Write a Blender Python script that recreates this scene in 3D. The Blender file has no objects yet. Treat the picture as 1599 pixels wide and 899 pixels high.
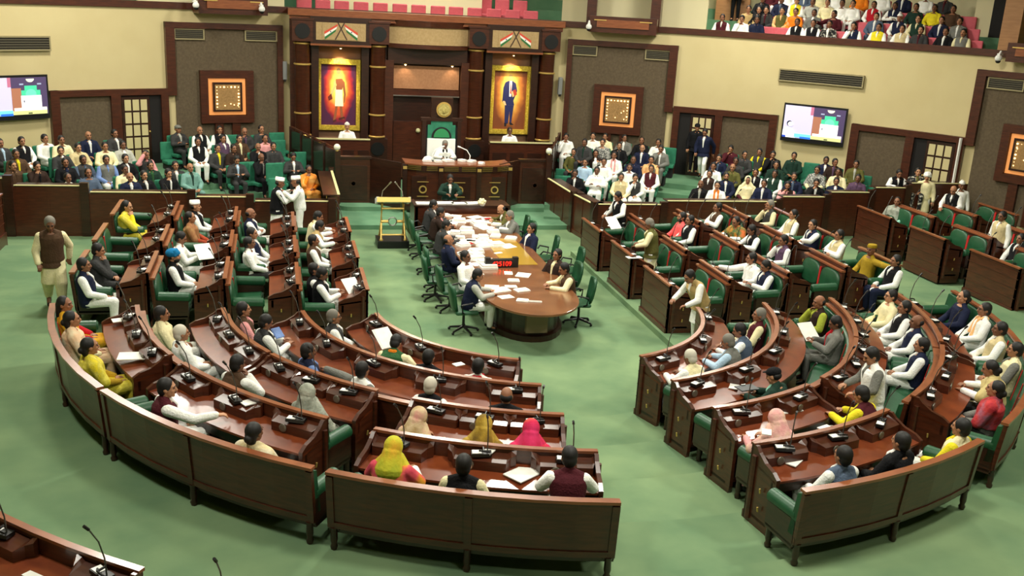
import bpy, bmesh, math, random
from mathutils import Vector, Matrix
random.seed(7)
C = bpy.context.scene.collection
PI = math.pi
def rad(a): return a*PI/180
# ---------------------------------------------------------------- camera
CAM = Vector((-4.70035, -17.16215, 6.68149))
CR = Vector((.973591, -.221917, .053608)); CU = Vector((.013058, .288555, .957374)); CF = Vector((.227927, .931391, -.283832))
FPX = 1555.26
cd = bpy.data.cameras.new('camera'); cam = bpy.data.objects.new('camera', cd); C.objects.link(cam)
cam.matrix_world = Matrix(((CR.x, CU.x, -CF.x, CAM.x), (CR.y, CU.y, -CF.y, CAM.y), (CR.z, CU.z, -CF.z, CAM.z), (0, 0, 0, 1)))
cd.sensor_width = 36; cd.lens = FPX/1599*36; cd.clip_end = 200; cd.clip_start = .1
bpy.context.scene.camera = cam
sc = bpy.context.scene
sc.view_settings.view_transform = 'Standard'; sc.view_settings.look = 'None'
sc.view_settings.gamma = 1; sc.view_settings.use_curve_mapping = False
sc.view_settings.exposure = 0.12
w = bpy.data.worlds.new('world'); sc.world = w; w.use_nodes = True
w.node_tree.nodes['Background'].inputs[0].default_value = (1.0, .95, .82, 1)
w.node_tree.nodes['Background'].inputs[1].default_value = .12
# ceiling light panels: the hall is lit from its ceiling
def area(x, y, z, sx, sy, e, col=(1, .965, .85)):
    l = bpy.data.lights.new('ceiling_lamp', 'AREA'); l.shape = 'RECTANGLE'; l.size = sx; l.size_y = sy; l.energy = e; l.color = col
    o = bpy.data.objects.new('ceiling_lamp', l); C.objects.link(o); o.location = (x, y, z); return o
for x, y, e in ((0, 2, 720), (-8, 4, 540), (8, 4, 560), (-8, -7, 420), (8, -7, 480), (0, -8, 470), (0, 11, 600), (-9, 11, 520), (9, 11, 540), (0, -14, 200), (.5, 19.2, 200), (-11, 16, 130), (11, 17, 170)):
    area(x, y, 9.6, 1.3, 1.3, e)

def rayp(x, y): return CF + CR*((x-799.5)/FPX) - CU*((y-449.5)/FPX)
def at(x, y, z):                       # the place a photo point has at a known height
    d = rayp(x, y); return CAM + d*((z-CAM.z)/d.z)
CWX, CWY, RW = -.3, -1.03, 19.0
def wp(r, th, z): return Vector((CWX+r*math.sin(rad(th)), CWY+r*math.cos(rad(th)), z))
def onw(x, y, r):
    d = rayp(x, y); ox, oy = CAM.x-CWX, CAM.y-CWY
    a = d.x*d.x+d.y*d.y; b = 2*(ox*d.x+oy*d.y); k = ox*ox+oy*oy-r*r
    return CAM + d*((-b+math.sqrt(b*b-4*a*k))/(2*a))
# ---------------------------------------------------------------- materials
def s2l(c):
    return tuple((v/12.92 if v <= .04045 else ((v+.055)/1.055)**2.4) for v in (x/255 for x in c))
MATS = {}
def mat(name, c, rough=.6, metal=0, kind=None, c2=None, sc_=8, bump=0, emit=0, spec=.5, coat=0):
    if name in MATS: return MATS[name]
    m = bpy.data.materials.new(name); m.use_nodes = True; N = m.node_tree.nodes; L = m.node_tree.links
    b = N['Principled BSDF']; col = s2l(c)+(1,)
    b.inputs['Base Color'].default_value = col; b.inputs['Roughness'].default_value = rough; b.inputs['Metallic'].default_value = metal
    b.inputs['Specular IOR Level'].default_value = spec; b.inputs['Coat Weight'].default_value = coat; b.inputs['Coat Roughness'].default_value = .15
    if emit: b.inputs['Emission Color'].default_value = col; b.inputs['Emission Strength'].default_value = emit
    if kind:
        tc = N.new('ShaderNodeTexCoord'); mp = N.new('ShaderNodeMapping'); L.new(tc.outputs['Object'], mp.inputs[0])
        if kind == 'wood': mp.inputs['Scale'].default_value = (1.2, 1.2, 9)
        nz = N.new('ShaderNodeTexNoise'); nz.inputs['Scale'].default_value = sc_; nz.inputs['Detail'].default_value = 5
        L.new(mp.outputs[0], nz.inputs[0]); rp = N.new('ShaderNodeValToRGB'); L.new(nz.outputs[0], rp.inputs[0])
        rp.color_ramp.elements[0].position = .35; rp.color_ramp.elements[1].position = .68
        rp.color_ramp.elements[0].color = col; rp.color_ramp.elements[1].color = s2l(c2 or tuple(min(255, v*1.25) for v in c))+(1,)
        if isinstance(kind, list):      # several colours in patches
            for i, cc in enumerate(kind):
                e = rp.color_ramp.elements.new(.42+.16*(i+1)/(len(kind)+1)); e.color = s2l(cc)+(1,)
        L.new(rp.outputs[0], b.inputs['Base Color'])
        if emit: L.new(rp.outputs[0], b.inputs['Emission Color'])
        if bump:
            bp = N.new('ShaderNodeBump'); bp.inputs['Strength'].default_value = bump; bp.inputs['Distance'].default_value = .02
            n2 = N.new('ShaderNodeTexNoise'); n2.inputs['Scale'].default_value = sc_*6; L.new(tc.outputs['Object'], n2.inputs[0])
            L.new(n2.outputs[0], bp.inputs['Height']); L.new(bp.outputs[0], b.inputs['Normal'])
    MATS[name] = m; return m
W_D = mat('wood_dark', (38, 18, 10), .34, kind='wood', c2=(56, 27, 15), sc_=3, coat=.3)
W_M = mat('wood_red', (60, 27, 14), .34, kind='wood', c2=(82, 38, 20), sc_=3, coat=.3)
W_T = mat('wood_top', (104, 45, 22), .3, kind='wood', c2=(126, 60, 30), sc_=3, coat=.3)
W_R = mat('wood_rail', (128, 72, 44), .3, kind='wood', c2=(150, 88, 54), sc_=3, coat=.4)
GRN = mat('green_leather', (24, 72, 44), .42, kind='n', c2=(30, 84, 52), sc_=5, bump=.1)
GRN2 = mat('green_seat_cloth', (34, 112, 84), .8, kind='n', c2=(48, 130, 98), sc_=6, bump=.2)
CARP = mat('carpet', (98, 126, 94), .95, kind='n', c2=(126, 150, 110), sc_=.7, bump=.25, spec=.1)
CARP2 = mat('carpet_dark', (92, 132, 102), .95, kind='n', c2=(108, 146, 114), sc_=1.5, bump=.25, spec=.1)
WALL = mat('cream_wall', (203, 187, 141), .9, kind='n', c2=(208, 193, 147), sc_=1, spec=.1)
PANEL = mat('taupe_fabric', (94, 82, 66), .95, kind='n', c2=(106, 93, 74), sc_=14, bump=.5, spec=.1)
TAN = mat('tan_fabric', (176, 148, 104), .95, kind='n', c2=(188, 160, 116), sc_=14, bump=.5, spec=.1)
BRASS = mat('brass', (226, 190, 108), .35, .6)
GOLD = mat('gold_frame', (196, 164, 48), .4, .7, kind='n', c2=(230, 206, 84), sc_=18, bump=1)
BLACK = mat('black_plastic', (14, 14, 15), .4)
BLK2 = mat('black_cloth', (20, 20, 22), .8)
STEEL = mat('steel', (190, 190, 188), .3, 1)
WHITE = mat('white_plastic', (235, 235, 230), .5)
PAPER = mat('paper', (246, 245, 238), .8, kind='n', c2=(236, 235, 226), sc_=9)
RED = mat('red_tape', (190, 30, 28), .6)
PINK = mat('pink_seat', (206, 92, 104), .8, kind='n', c2=(218, 106, 116), sc_=5, bump=.1)
GRILL = mat('vent_grille', (84, 78, 60), .7)
CREAMW = mat('cream_gallery', (222, 212, 172), .9)
PANE = mat('door_pane', (206, 192, 142), .6)
DARK = mat('dark_opening', (14, 9, 7), .8)
# ---------------------------------------------------------------- mesh helpers
class MB:
    def __init__(s): s.v = []; s.f = []
    def add(s, vs, fs):
        o = len(s.v); s.v += [Vector(v) for v in vs]; s.f += [tuple(i+o for i in f) for f in fs]; return s
    def box(s, x0, x1, y0, y1, z0, z1, m=None):
        vs = [Vector((x, y, z)) for z in (z0, z1) for y in (y0, y1) for x in (x0, x1)]
        if m is not None: vs = [m @ v for v in vs]
        return s.add(vs, [(0, 2, 3, 1), (4, 5, 7, 6), (0, 1, 5, 4), (2, 6, 7, 3), (0, 4, 6, 2), (1, 3, 7, 5)])
    def rings(s, rs, cap=True):
        n = len(rs[0]); vs = [v for r in rs for v in r]; fs = []
        for i in range(len(rs)-1):
            for j in range(n): fs.append((i*n+j, i*n+(j+1) % n, (i+1)*n+(j+1) % n, (i+1)*n+j))
        if cap: fs.append(tuple(range(n-1, -1, -1))); fs.append(tuple((len(rs)-1)*n+j for j in range(n)))
        return s.add(vs, fs)
    def tube(s, pts, r, n=8):
        pts = [Vector(p) for p in pts]; R_ = r if isinstance(r, (list, tuple)) else [r]*len(pts); rs = []
        for i, p in enumerate(pts):
            t = (pts[min(i+1, len(pts)-1)]-pts[max(i-1, 0)]).normalized()
            a = t.cross(Vector((0, 0, 1)));  a = a if a.length > .05 else t.cross(Vector((0, 1, 0))); a.normalize(); b = t.cross(a)
            rs.append([p+(a*math.cos(2*PI*j/n)+b*math.sin(2*PI*j/n))*R_[i] for j in range(n)])
        return s.rings(rs)
    def lathe(s, x, y, prof, n=16, m=None):
        rs = []
        for r, z in prof:
            q = [Vector((x+r*math.cos(2*PI*j/n), y+r*math.sin(2*PI*j/n), z)) for j in range(n)]
            rs.append([m @ v for v in q] if m is not None else q)
        return s.rings(rs)
    def sweep(s, mp, prof, us):
        return s.rings([[mp(u, d, z) for d, z in prof] for u in us])
    def prism(s, poly, thick, m):       # polygon in local xz, extruded along local y
        n = len(poly); vs = [m @ Vector((x, 0, z)) for x, z in poly]+[m @ Vector((x, thick, z)) for x, z in poly]
        return s.add(vs, [tuple(range(n)), tuple(range(2*n-1, n-1, -1))]+[(i, i+n, (i+1) % n+n, (i+1) % n) for i in range(n)])
    def sph(s, c, r, n=12, m=8):
        c = Vector(c); r = r if isinstance(r, (tuple, list)) else (r, r, r); rs = []
        for i in range(1, m):
            a = PI*i/m; rs.append([c+Vector((r[0]*math.sin(a)*math.cos(2*PI*j/n), r[1]*math.sin(a)*math.sin(2*PI*j/n), r[2]*math.cos(a))) for j in range(n)])
        return s.rings(rs)
    def mesh(s, name, m=None, smooth=False):
        me = bpy.data.meshes.new(name); me.from_pydata([tuple(v) for v in s.v], [], s.f)
        bm = bmesh.new(); bm.from_mesh(me); bmesh.ops.recalc_face_normals(bm, faces=bm.faces); bm.to_mesh(me); bm.free()
        for mm in (m if isinstance(m, list) else [m]): me.materials.append(mm)
        if smooth:
            for p in me.polygons: p.use_smooth = True
            if smooth != 2:
                for e in []: pass
        return me
    def obj(s, name, m, parent=None, smooth=False, bevel=0):
        me = s.mesh(name, m, smooth)
        if smooth == 1: me.set_sharp_from_angle(angle=rad(40))
        o = bpy.data.objects.new(name, me); C.objects.link(o)
        if parent: o.parent = parent
        if bevel:
            b = o.modifiers.new('b', 'BEVEL'); b.width = bevel; b.segments = 2; b.limit_method = 'ANGLE'
        return o
def tag(o, label, cat, group=None):
    o['label'] = label; o['category'] = cat
    if group: o['group'] = group
    return o
def thing(name, label, cat, loc=(0, 0, 0), rz=0, group=None):
    o = bpy.data.objects.new(name, None); C.objects.link(o); o.empty_display_size = .1
    o.location = loc; o.rotation_euler = (0, 0, rz); return tag(o, label, cat, group)
def struct(name, mb, m, parent=None, smooth=False):
    o = mb.obj(name, m, parent, smooth)
    if not parent: o['kind'] = 'structure'
    return o
def dup(root, loc, rz, label=None, group=None):
    r = root.copy(); C.objects.link(r); r.location = loc; r.rotation_euler = (0, 0, rz)
    if label: r['label'] = label
    if group: r['group'] = group
    for ch in list(root.children):
        c = ch.copy(); C.objects.link(c); c.parent = r
        for g in ch.children:
            d = g.copy(); C.objects.link(d); d.parent = c
    return r
def lin(a, b, n): return [a+(b-a)*i/n for i in range(n+1)]
# ================================================================ ROOM
def polar(r, th, z): return Vector((r*math.sin(rad(th)), r*math.cos(rad(th)), z))
f = MB(); f.box(-22, 22, -22, 22, -.3, 0); struct('floor', f, CARP)
T = .124
def stad(u, d, z):                     # horseshoe path: left wing, arc, right wing
    if u < 0: return Vector((-d, -u, z))
    if u > 180: return Vector((d, u-180, z))
    return polar(d, -90-u, z)
tier_prof = [(2.95, -.1), (2.95, T), (4.23, T), (4.23, 2*T), (5.54, 2*T), (5.54, 3*T), (6.87, 3*T), (6.87, 4*T), (8.06, 4*T), (8.06, .56), (8.3, .56), (8.3, -.1)]
f = MB(); f.sweep(stad, tier_prof, [-7.7, 0]+[180*i/60 for i in range(1, 60)]+[180.0001, 187.7]); struct('floor_tiers', f, CARP)
f = MB(); f.sweep(lambda u, d, z: polar(d, -90-u, z), [(8.3, -.1), (8.3, .56), (19, .56), (19, -.1)], lin(0, 180, 60)); struct('floor_outer_walk', f, CARP)
for sx in (-1, 1):
    f = MB()
    for y0, y1, z in ((0, 1.4, .56), (1.4, 2.9, .47), (2.9, 5.2, .38), (5.2, 7.7, .33), (7.7, 13, .2)):
        f.box(min(sx*8.3, sx*16.5) if z != .2 else min(sx*4.6, sx*16.5), max(sx*8.3, sx*16.5) if z != .2 else max(sx*4.6, sx*16.5), y0, y1, -.1, z)
    struct('floor_side_steps_' + ('left' if sx < 0 else 'right'), f, CARP)
# dais steps
f = MB()
def rr_poly(x0, x1, y0, y1, r, z0, z1):
    pts = [(x0+r-r*math.cos(a), y0+r-r*math.sin(a)) for a in lin(0, PI/2, 6)]+[(x1-r+r*math.sin(a), y0+r-r*math.cos(a)) for a in lin(0, PI/2, 6)]+[(x1, y1), (x0, y1)]
    f.rings([[Vector((x, y, z0)) for x, y in pts], [Vector((x, y, z1)) for x, y in pts]])
rr_poly(-3.05, 4.0, 10.65, 17, .45, 0, .13); rr_poly(-3.0, 3.95, 12.5, 17, .45, .13, .26); struct('floor_dais', f, CARP2)
# audience tiers behind the partitions
AUD = [(13.05, .2), (14.05, .36), (15.0, .53), (15.95, .70), (16.9, .87)]
def aud_floor(r):
    z = .2
    for rr_, zz in AUD:
        if r >= rr_: z = zz
    return z
for nm, a0, a1 in (('left', -50, -13.2), ('right', 15.5, 66)):
    pr = [(13.05, .1)]
    for i, (r0, z) in enumerate(AUD):
        r1 = AUD[i+1][0] if i < 4 else 18.95; pr += [(r0, z), (r1, z)]
    pr.append((18.95, .1)); f = MB(); f.sweep(lambda u, d, z: wp(max(d, (9.14-CWY)/math.cos(rad(u))), u, z), pr, lin(a0, a1, 30)); struct('floor_public_tiers_'+nm, f, CARP2)
# wall drum
f = MB(); f.sweep(lambda u, d, z: wp(d, u, z), [(19, 0), (19.12, 0), (19.12, 5.64), (19, 5.64)], lin(-80, 90, 85)); struct('wall_drum', f, WALL)
f = MB(); f.sweep(lambda u, d, z: wp(d, u, z), [(18.93, 5.64), (19.14, 5.64), (19.14, 5.84), (18.93, 5.84)], lin(-80, 90, 85)); struct('trim_1', f, W_R if 0 else W_M)
f = MB(); f.sweep(lambda u, d, z: wp(d, u, z), [(24.2, 4.5), (24.4, 4.5), (24.4, 10.6), (24.2, 10.6)], lin(-95, 100, 60)); struct('wall_gallery', f, CREAMW)
f = MB(); f.box(-26, 26, -26, 26, 10.6, 10.8); struct('ceiling', f, CREAMW)
f = MB(); f.box(-26, 26, -24, -23.8, 0, 10.7); f.box(-25.2, -25, -24, 26, 0, 10.7); f.box(25, 25.2, -24, 26, 0, 10.7); struct('wall_rear', f, WALL)
# gallery stepped floor
gp = [(19.12, 4.6), (19.12, 5.05), (20.35, 5.05), (20.35, 5.38), (21.25, 5.38), (21.25, 5.75), (22.15, 5.75), (22.15, 6.12), (23.05, 6.12), (23.05, 6.5), (24.2, 6.5), (24.2, 4.6)]
f = MB(); f.sweep(lambda u, d, z: wp(d, u, z), gp, lin(-80, 90, 60)); struct('floor_gallery', f, CARP2)
def curved(r0, r1, a0, a1, z0, z1, n=None):
    m = MB(); m.sweep(lambda u, d, z: wp(d, u, z), [(r0, z0), (r1, z0), (r1, z1), (r0, z1)], lin(a0, a1, n or max(2, int(abs(a1-a0)*1.2)))); return m
def cframe(m, a0, a1, z0, z1, w_, r0=18.84, bot=True):
    wa = w_/19*57.3
    for q in ([(a0, a0+wa, z0, z1), (a1-wa, a1, z0, z1), (a0+wa, a1-wa, z1-w_, z1)]+([(a0+wa, a1-wa, z0, z0+w_)] if bot else [])):
        t = curved(r0, 19.02, *q); m.add(t.v, t.f)
    return m
def merge(m, t): m.add(t.v, t.f); return m
n_t = [1]
def trim(m):
    n_t[0] += 1; return struct('trim_%d' % n_t[0], m, W_M)
# tall taupe panels and low panels (angles about the hall centre)
struct('wall_panel_left', merge(curved(18.95, 19.02, -23.3, -13.3, .87, 5.06), curved(18.95, 19.02, -34.2, -29.2, .87, 3.04)), PANEL)
struct('wall_panel_right', merge(curved(18.95, 19.02, 17.4, 27.8, .87, 5.06), curved(18.95, 19.02, 33.6, 38.7, .87, 3.04)), PANEL)
struct('wall_panel_far_right', merge(curved(18.95, 19.02, 58.2, 72, .87, 5.06), curved(18.95, 19.02, 47.3, 52, .87, 3.04)), PANEL)
m = MB(); wa = .2/19*57.3
def tall(a_in, a_out, sgn):            # L-shaped frame: outer post stops above the low frame
    m = MB(); merge(m, curved(18.84, 19.02, min(a_in, a_in+sgn*.55), max(a_in, a_in+sgn*.55), .87, 5.25)); merge(m, curved(18.84, 19.02, min(a_in, a_out), max(a_in, a_out), 5.07, 5.25))
    merge(m, curved(18.84, 19.02, min(a_out, a_out-sgn*.85), max(a_out, a_out-sgn*.85), 3.0, 5.25)); trim(m)
tall(-12.75, -24.15, -1); tall(16.85, 28.4, 1); tall(73, 57.3, -1)
def low(a_out, a_mid0, a_mid1, a_in):
    m = MB(); lo, hi = min(a_out, a_in), max(a_out, a_in); s_ = 1 if a_in > a_out else -1
    merge(m, curved(18.84, 19.02, lo, hi, 3.03, 3.22))
    merge(m, curved(18.84, 19.02, min(a_out, a_out+s_*.8), max(a_out, a_out+s_*.8), .87, 3.22))
    merge(m, curved(18.84, 19.02, min(a_mid0, a_mid1), max(a_mid0, a_mid1), .87, 3.03))
    merge(m, curved(18.84, 19.02, min(a_in, a_in-s_*.7), max(a_in, a_in-s_*.7), .87, 3.03)); trim(m)
low(-34.95, -29.5, -28.6, -24.1); low(39.3, 33.7, 32.9, 28.5); low(46.6, 51.9, 52.7, 57.3)
def door(n, a0, a1, flip):
    root = curved(18.93, 19.03, a0, a1, .87, 3.03); o = struct('door_%d' % n, root, DARK)  # near-black slab on the wall; recess shade is put into its colour
    # leaf with 3 x 6 panes occupying most of the opening
    b0, b1 = (a0+.1, a1-1.1) if not flip else (a0+1.2, a1-.1)
    t = curved(18.90, 18.935, b0, b1, .87, 2.98); t.obj('door_leaf', W_D, o)
    w1 = (b1-b0-.35)/3
    for i in range(3):
        for j in range(5):
            z0 = 1.0+j*.39
            curved(18.885, 18.905, b0+.25+i*w1, b0+.25+i*w1+w1-.16, z0, z0+.33, 2).obj('pane', PANE, o)
    aa = b1-.12 if not flip else b0+.12
    MB().sph(wp(18.86, aa, 1.9), .03).obj('door_knob', BRASS, o)
door(1, -28.6, -24.8, False); door(2, 29.2, 32.9, True); door(3, 52.7, 56.6, True)
# decorative lit square niches
def niche(label, ac, z0=2.1, z1=3.78, hw=2.62):
    t = thing('wall_lamp_panel', label, 'wall decoration', (0, 0, 0), 0, 'lit square wall panels')
    m = cframe(MB(), ac-hw, ac+hw, z0, z1, .24, 18.80); m.obj('outer_frame', W_M, t)
    q = .8
    m = cframe(MB(), ac-hw+q, ac+hw-q, z0+.26, z1-.26, .12, 18.86); m.obj('glowing_border', mat('glow_copper', (226, 146, 80), .5, emit=.5), t)
    m = cframe(MB(), ac-hw+q+.38, ac+hw-q-.38, z0+.37, z1-.37, .06, 18.78); m.obj('inner_frame', W_D, t)
    curved(18.8, 18.92, ac-hw+q+.55, ac+hw-q-.55, z0+.43, z1-.43).obj('fretwork', mat('fretwork', (166, 128, 76), .7, kind='n', c2=(190, 150, 96), sc_=20, bump=1), t)
    m = MB(); R2 = random.Random(int(ac*10)); a_, b_ = ac-hw+q+.75, ac+hw-q-.75; zz0, zz1 = z0+.52, z1-.52
    for k in range(7):
        f_ = k/6
        for (aa, z) in ((a_, zz0+(zz1-zz0)*f_), (b_, zz0+(zz1-zz0)*f_), (a_+(b_-a_)*f_, zz1)): m.sph(wp(18.78, aa, z), R2.choice((.012, .02, .03)), 8, 6)
    for k in range(4): m.sph(wp(18.78, a_+R2.random()*(b_-a_), zz0+R2.random()*(zz1-zz0)), .02, 8, 6)
    m.obj('bulb', mat('bulb', (255, 214, 150), .5, emit=2.5), t)['kind'] = 'stuff'
    m = MB(); merge(m, curved(18.84, 19.0, ac-1.25, ac-.45, .87, z0)); merge(m, curved(18.84, 19.0, ac+.45, ac+1.25, .87, z0)); m.obj('pedestal', W_M, t)
niche('glowing square fretwork panel on the taupe wall left of the dais', -18.4)
niche('glowing square fretwork panel on the taupe wall right of the dais', 22.6)
niche('glowing square fretwork panel at the far right edge of the hall', 63.1)
def vent(label, a0, a1, z0, z1, r=18.9, m2=GRILL):
    t = thing('air_vent', label, 'vent', (0, 0, 0), 0)
    curved(r+.02, r+.06, a0, a1, z0, z1).obj('backing', mat('vent_dark', (52, 48, 38), .8), t)
    m = MB()
    for k in range(6):
        z = z0+(z1-z0)*(k+.5)/6; merge(m, curved(r-.005, r+.03, a0, a1, z-.012, z+.012))
    m.obj('slat', GRILL, t); cframe(MB(), a0, a1, z0, z1, .04, r-.01).obj('frame', mat('vent_frame', (150, 138, 100), .6), t)
vent('long air vent high on the cream wall at far left', -40.5, -34.5, 4.36, 4.77)
vent('small air vent, left corner of the left taupe panel', -23.3, -20.4, 4.72, 5.06); vent('small air vent, right corner of the left taupe panel', -16.5, -13.3, 4.72, 5.06)
vent('small air vent, left corner of the right taupe panel', 17.4, 20.0, 4.72, 5.06); vent('small air vent, right corner of the right taupe panel', 25.0, 27.8, 4.72, 5.06)
vent('long air vent high on cream wall above the right television', 38.8, 47.1, 4.35, 4.75)
vent('small air vent in the top corner of far right panel', 58.3, 61.5, 4.72, 5.06)
m = MB(); m.box(-.03, .03, -.03, .03, 0, 1.6); o = m.obj('cable_conduit', WHITE); o.location = wp(18.75, 57.05, 1.6); tag(o, 'thin white cable conduit running up beside the right door', 'conduit')
# flat art: layered coloured polygons on a curved or straight board
def art(parent, name, org, ux, uz, nrm, items):
    # items: (poly [(x,z)..] in 0..1 units, colour, emit)
    bycol = {}
    for i, (poly, c, e) in enumerate(items):
        m = bycol.setdefault((c, e), MB()); off = nrm*(.002+.0012*i)
        m.add([org+ux*x+uz*z+off for x, z in poly], [tuple(range(len(poly)))])
    for (c, e), m in bycol.items():
        m.obj(name, mat('art_%d_%d_%d_%s' % (c+(e,)), c, .6, emit=e), parent)
def ell(cx, cz, rx, rz, n=20, a0=0, a1=360): return [(cx+rx*math.cos(rad(a)), cz+rz*math.sin(rad(a))) for a in lin(a0, a1, n)[:n+(a1-a0 < 360)]]
def rc(x0, x1, z0, z1): return [(x0, z0), (x1, z0), (x1, z1), (x0, z1)]
def tv(label, a0, a1, z0, z1):
    p0, p1 = wp(18.83, a0, z0), wp(18.83, a1, z0); ux = p1-p0; L_ = ux.length; nr = Vector((ux.y, -ux.x, 0)).normalized()
    uz = Vector((0, 0, z1-z0)); t = thing('television', label, 'television', (0, 0, 0), 0, 'wall televisions')
    th = Matrix(((ux.x/L_, -nr.x, 0, p0.x), (ux.y/L_, -nr.y, 0, p0.y), (0, 0, 1, p0.z), (0, 0, 0, 1)))
    m = MB(); m.box(0, L_, 0, .06, 0, z1-z0, th); m.obj('casing', BLACK, t)
    m = MB(); m.box(L_*.3, L_*.7, .06, .16, .3, .9, th); m.obj('wall_bracket', BLACK, t)
    E_ = .5; ix, iz = .025, .05; org = p0+ux*ix+uz*(iz+.05); ux2 = ux*(1-2*ix); uz2 = uz*(1-2*iz-.05)
    art(t, 'screen', org, ux2, uz2, nr, [
        (rc(0, .48, 0, 1), (205, 200, 236), E_), (rc(.43, .48, .75, 1), (190, 110, 140), E_), (rc(.48, 1, 0, 1), (74, 60, 96), E_), (rc(.48, .62, .12, .72), (168, 110, 84), E_),
        (ell(.76, .96, .06, .09, 16, 180, 360), (240, 244, 214), E_), (rc(.60, .66, .8, .84), (160, 170, 200), E_), (rc(.86, .92, .8, .84), (160, 170, 200), E_),
        (rc(.62, .9, .35, .66), (70, 208, 160), E_), (rc(.67, .85, .62, .78), (70, 208, 160), E_), (ell(.76, .56, .08, .13), (110, 232, 190), E_),
        (rc(.61, .91, .12, .52), (252, 252, 255), E_), (rc(.5, .98, .1, .2), (248, 248, 244), E_), (rc(.48, .98, .02, .12), (226, 226, 150), E_), (rc(.7, .76, .03, .07), (90, 100, 60), E_), (rc(.645, .66, .34, .4), (90, 90, 110), E_),
        (ell(.1, .44, .045, .085), (30, 40, 60), E_), (ell(.12, .42, .045, .075), (246, 236, 236), E_), ([(0, .0), (.22, 0), (.2, .18), (.13, .3), (.05, .3), (0, .22)], (250, 250, 252), E_),
        (rc(.2, .48, .03, .14), (120, 214, 238), E_), (rc(0, .06, 0, .06), (30, 70, 190), E_), (rc(.3, .48, 0, .06), (40, 110, 220), E_), (rc(.48, 1, 0, .02), (20, 20, 20), E_)])
tv('wall television showing the speaker chair, at far left edge', -41.4, -35.1, 2.45, 3.7); tv('wall television showing the speaker chair, on right cream wall', 39.8, 46.1, 2.43, 3.67)
# balcony boxes and gallery walls
def balcony(label, a0, a1):
    t = thing('balcony_box', label, 'balcony', (0, 0, 0)); curved(18.35, 18.95, a0, a1, 5.55, 6.08).obj('box', W_M, t)
    curved(18.3, 18.36, a0+.8, a1-.8, 5.72, 5.98).obj('raised_panel', W_R, t); curved(18.28, 18.36, a0+.5, a0+1.8, 5.94, 5.97).obj('rail_lamp', BRASS, t); curved(18.28, 18.36, a1-1.8, a1-.5, 5.94, 5.97).obj('rail_lamp', BRASS, t)
balcony('small wooden balcony box above the right taupe panel', 19.0, 26.1); balcony('wooden balcony box at the top above the left taupe panel', -21.4, -14.6); balcony('wooden balcony box at far right top corner', 60.1, 66)
struct('wall_gallery_niche', merge(curved(19.9, 20.0, 16.0, 30.6, 5.2, 10.6), curved(19.4, 19.5, -26, -12.2, 5.2, 10.6)), CREAMW)
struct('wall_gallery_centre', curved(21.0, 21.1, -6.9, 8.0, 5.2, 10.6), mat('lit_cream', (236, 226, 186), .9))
m = MB()
for a in (19.1, 25.7): merge(m, curved(18.9, 19.6, a-.5, a+.5, 5.84, 10.6, 2))
trim(m)
m = curved(22.3, 22.5, 53.8, 66, 5.4, 10.6); merge(m, curved(22.5, 22.7, 30.5, 33.6, 5.4, 10.6)); struct('wall_gallery_wood', m, mat('wood_wall', (150, 104, 62), .5, kind='wood', c2=(166, 118, 72), sc_=2))
struct('wall_gallery_white', curved(22.2, 22.3, 53.2, 54.6, 5.4, 10.6), CREAMW)
struct('door_4', curved(22.15, 22.25, 54.6, 57.0, 5.6, 8.6), DARK)
struct('trim_21', curved(18.9, 19.5, 58.6, 60.2, 5.84, 10.6, 2), mat('wood_wall', (0, 0, 0)))
def camera_dome(label, p, a):
    t = thing('security_camera', label, 'security camera', p, rad(-a)); m = MB(); m.box(-.04, .04, -.25, 0, .10, .15); m.tube([(0, -.05, .12), (0, -.12, .2), (0, -.2, .12)], .03); m.obj('arm', WHITE, t)
    MB().sph((0, -.2, .02), (.1, .1, .1)).obj('housing', WHITE, t); MB().sph((0, -.2, -.06), (.075, .075, .07)).obj('lens_dome', BLACK, t)
for lb, a, z in (('white dome camera left above the left taupe panel', -21.9, 5.78), ('white dome camera right above the left taupe panel', -15.4, 5.74), ('white dome camera above the right taupe panel', 19.0, 5.7), ('white dome camera at far right under the gallery rail', 59.2, 5.6)):
    camera_dome(lb, wp(18.3 if abs(a) < 50 else 18.8, a, z), a)
for lb, x, y, r in (('slim grey column speaker on the wall strip left of dais', 445, 110, 18.9), ('slim grey column speaker on the wall strip right of dais', 874, 134, 18.9)):
    p = onw(x, y, r); t = thing('wall_speaker', lb, 'speaker', p); m = MB(); m.box(-.07, .07, -.12, .02, -.3, .3); m.obj('speaker_body', mat('grey_spk', (128, 130, 128), .5), t, bevel=.02); m = MB(); m.box(-.03, .03, -.14, 0, -.36, -.28); m.obj('speaker_foot', BLACK, t)
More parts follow.
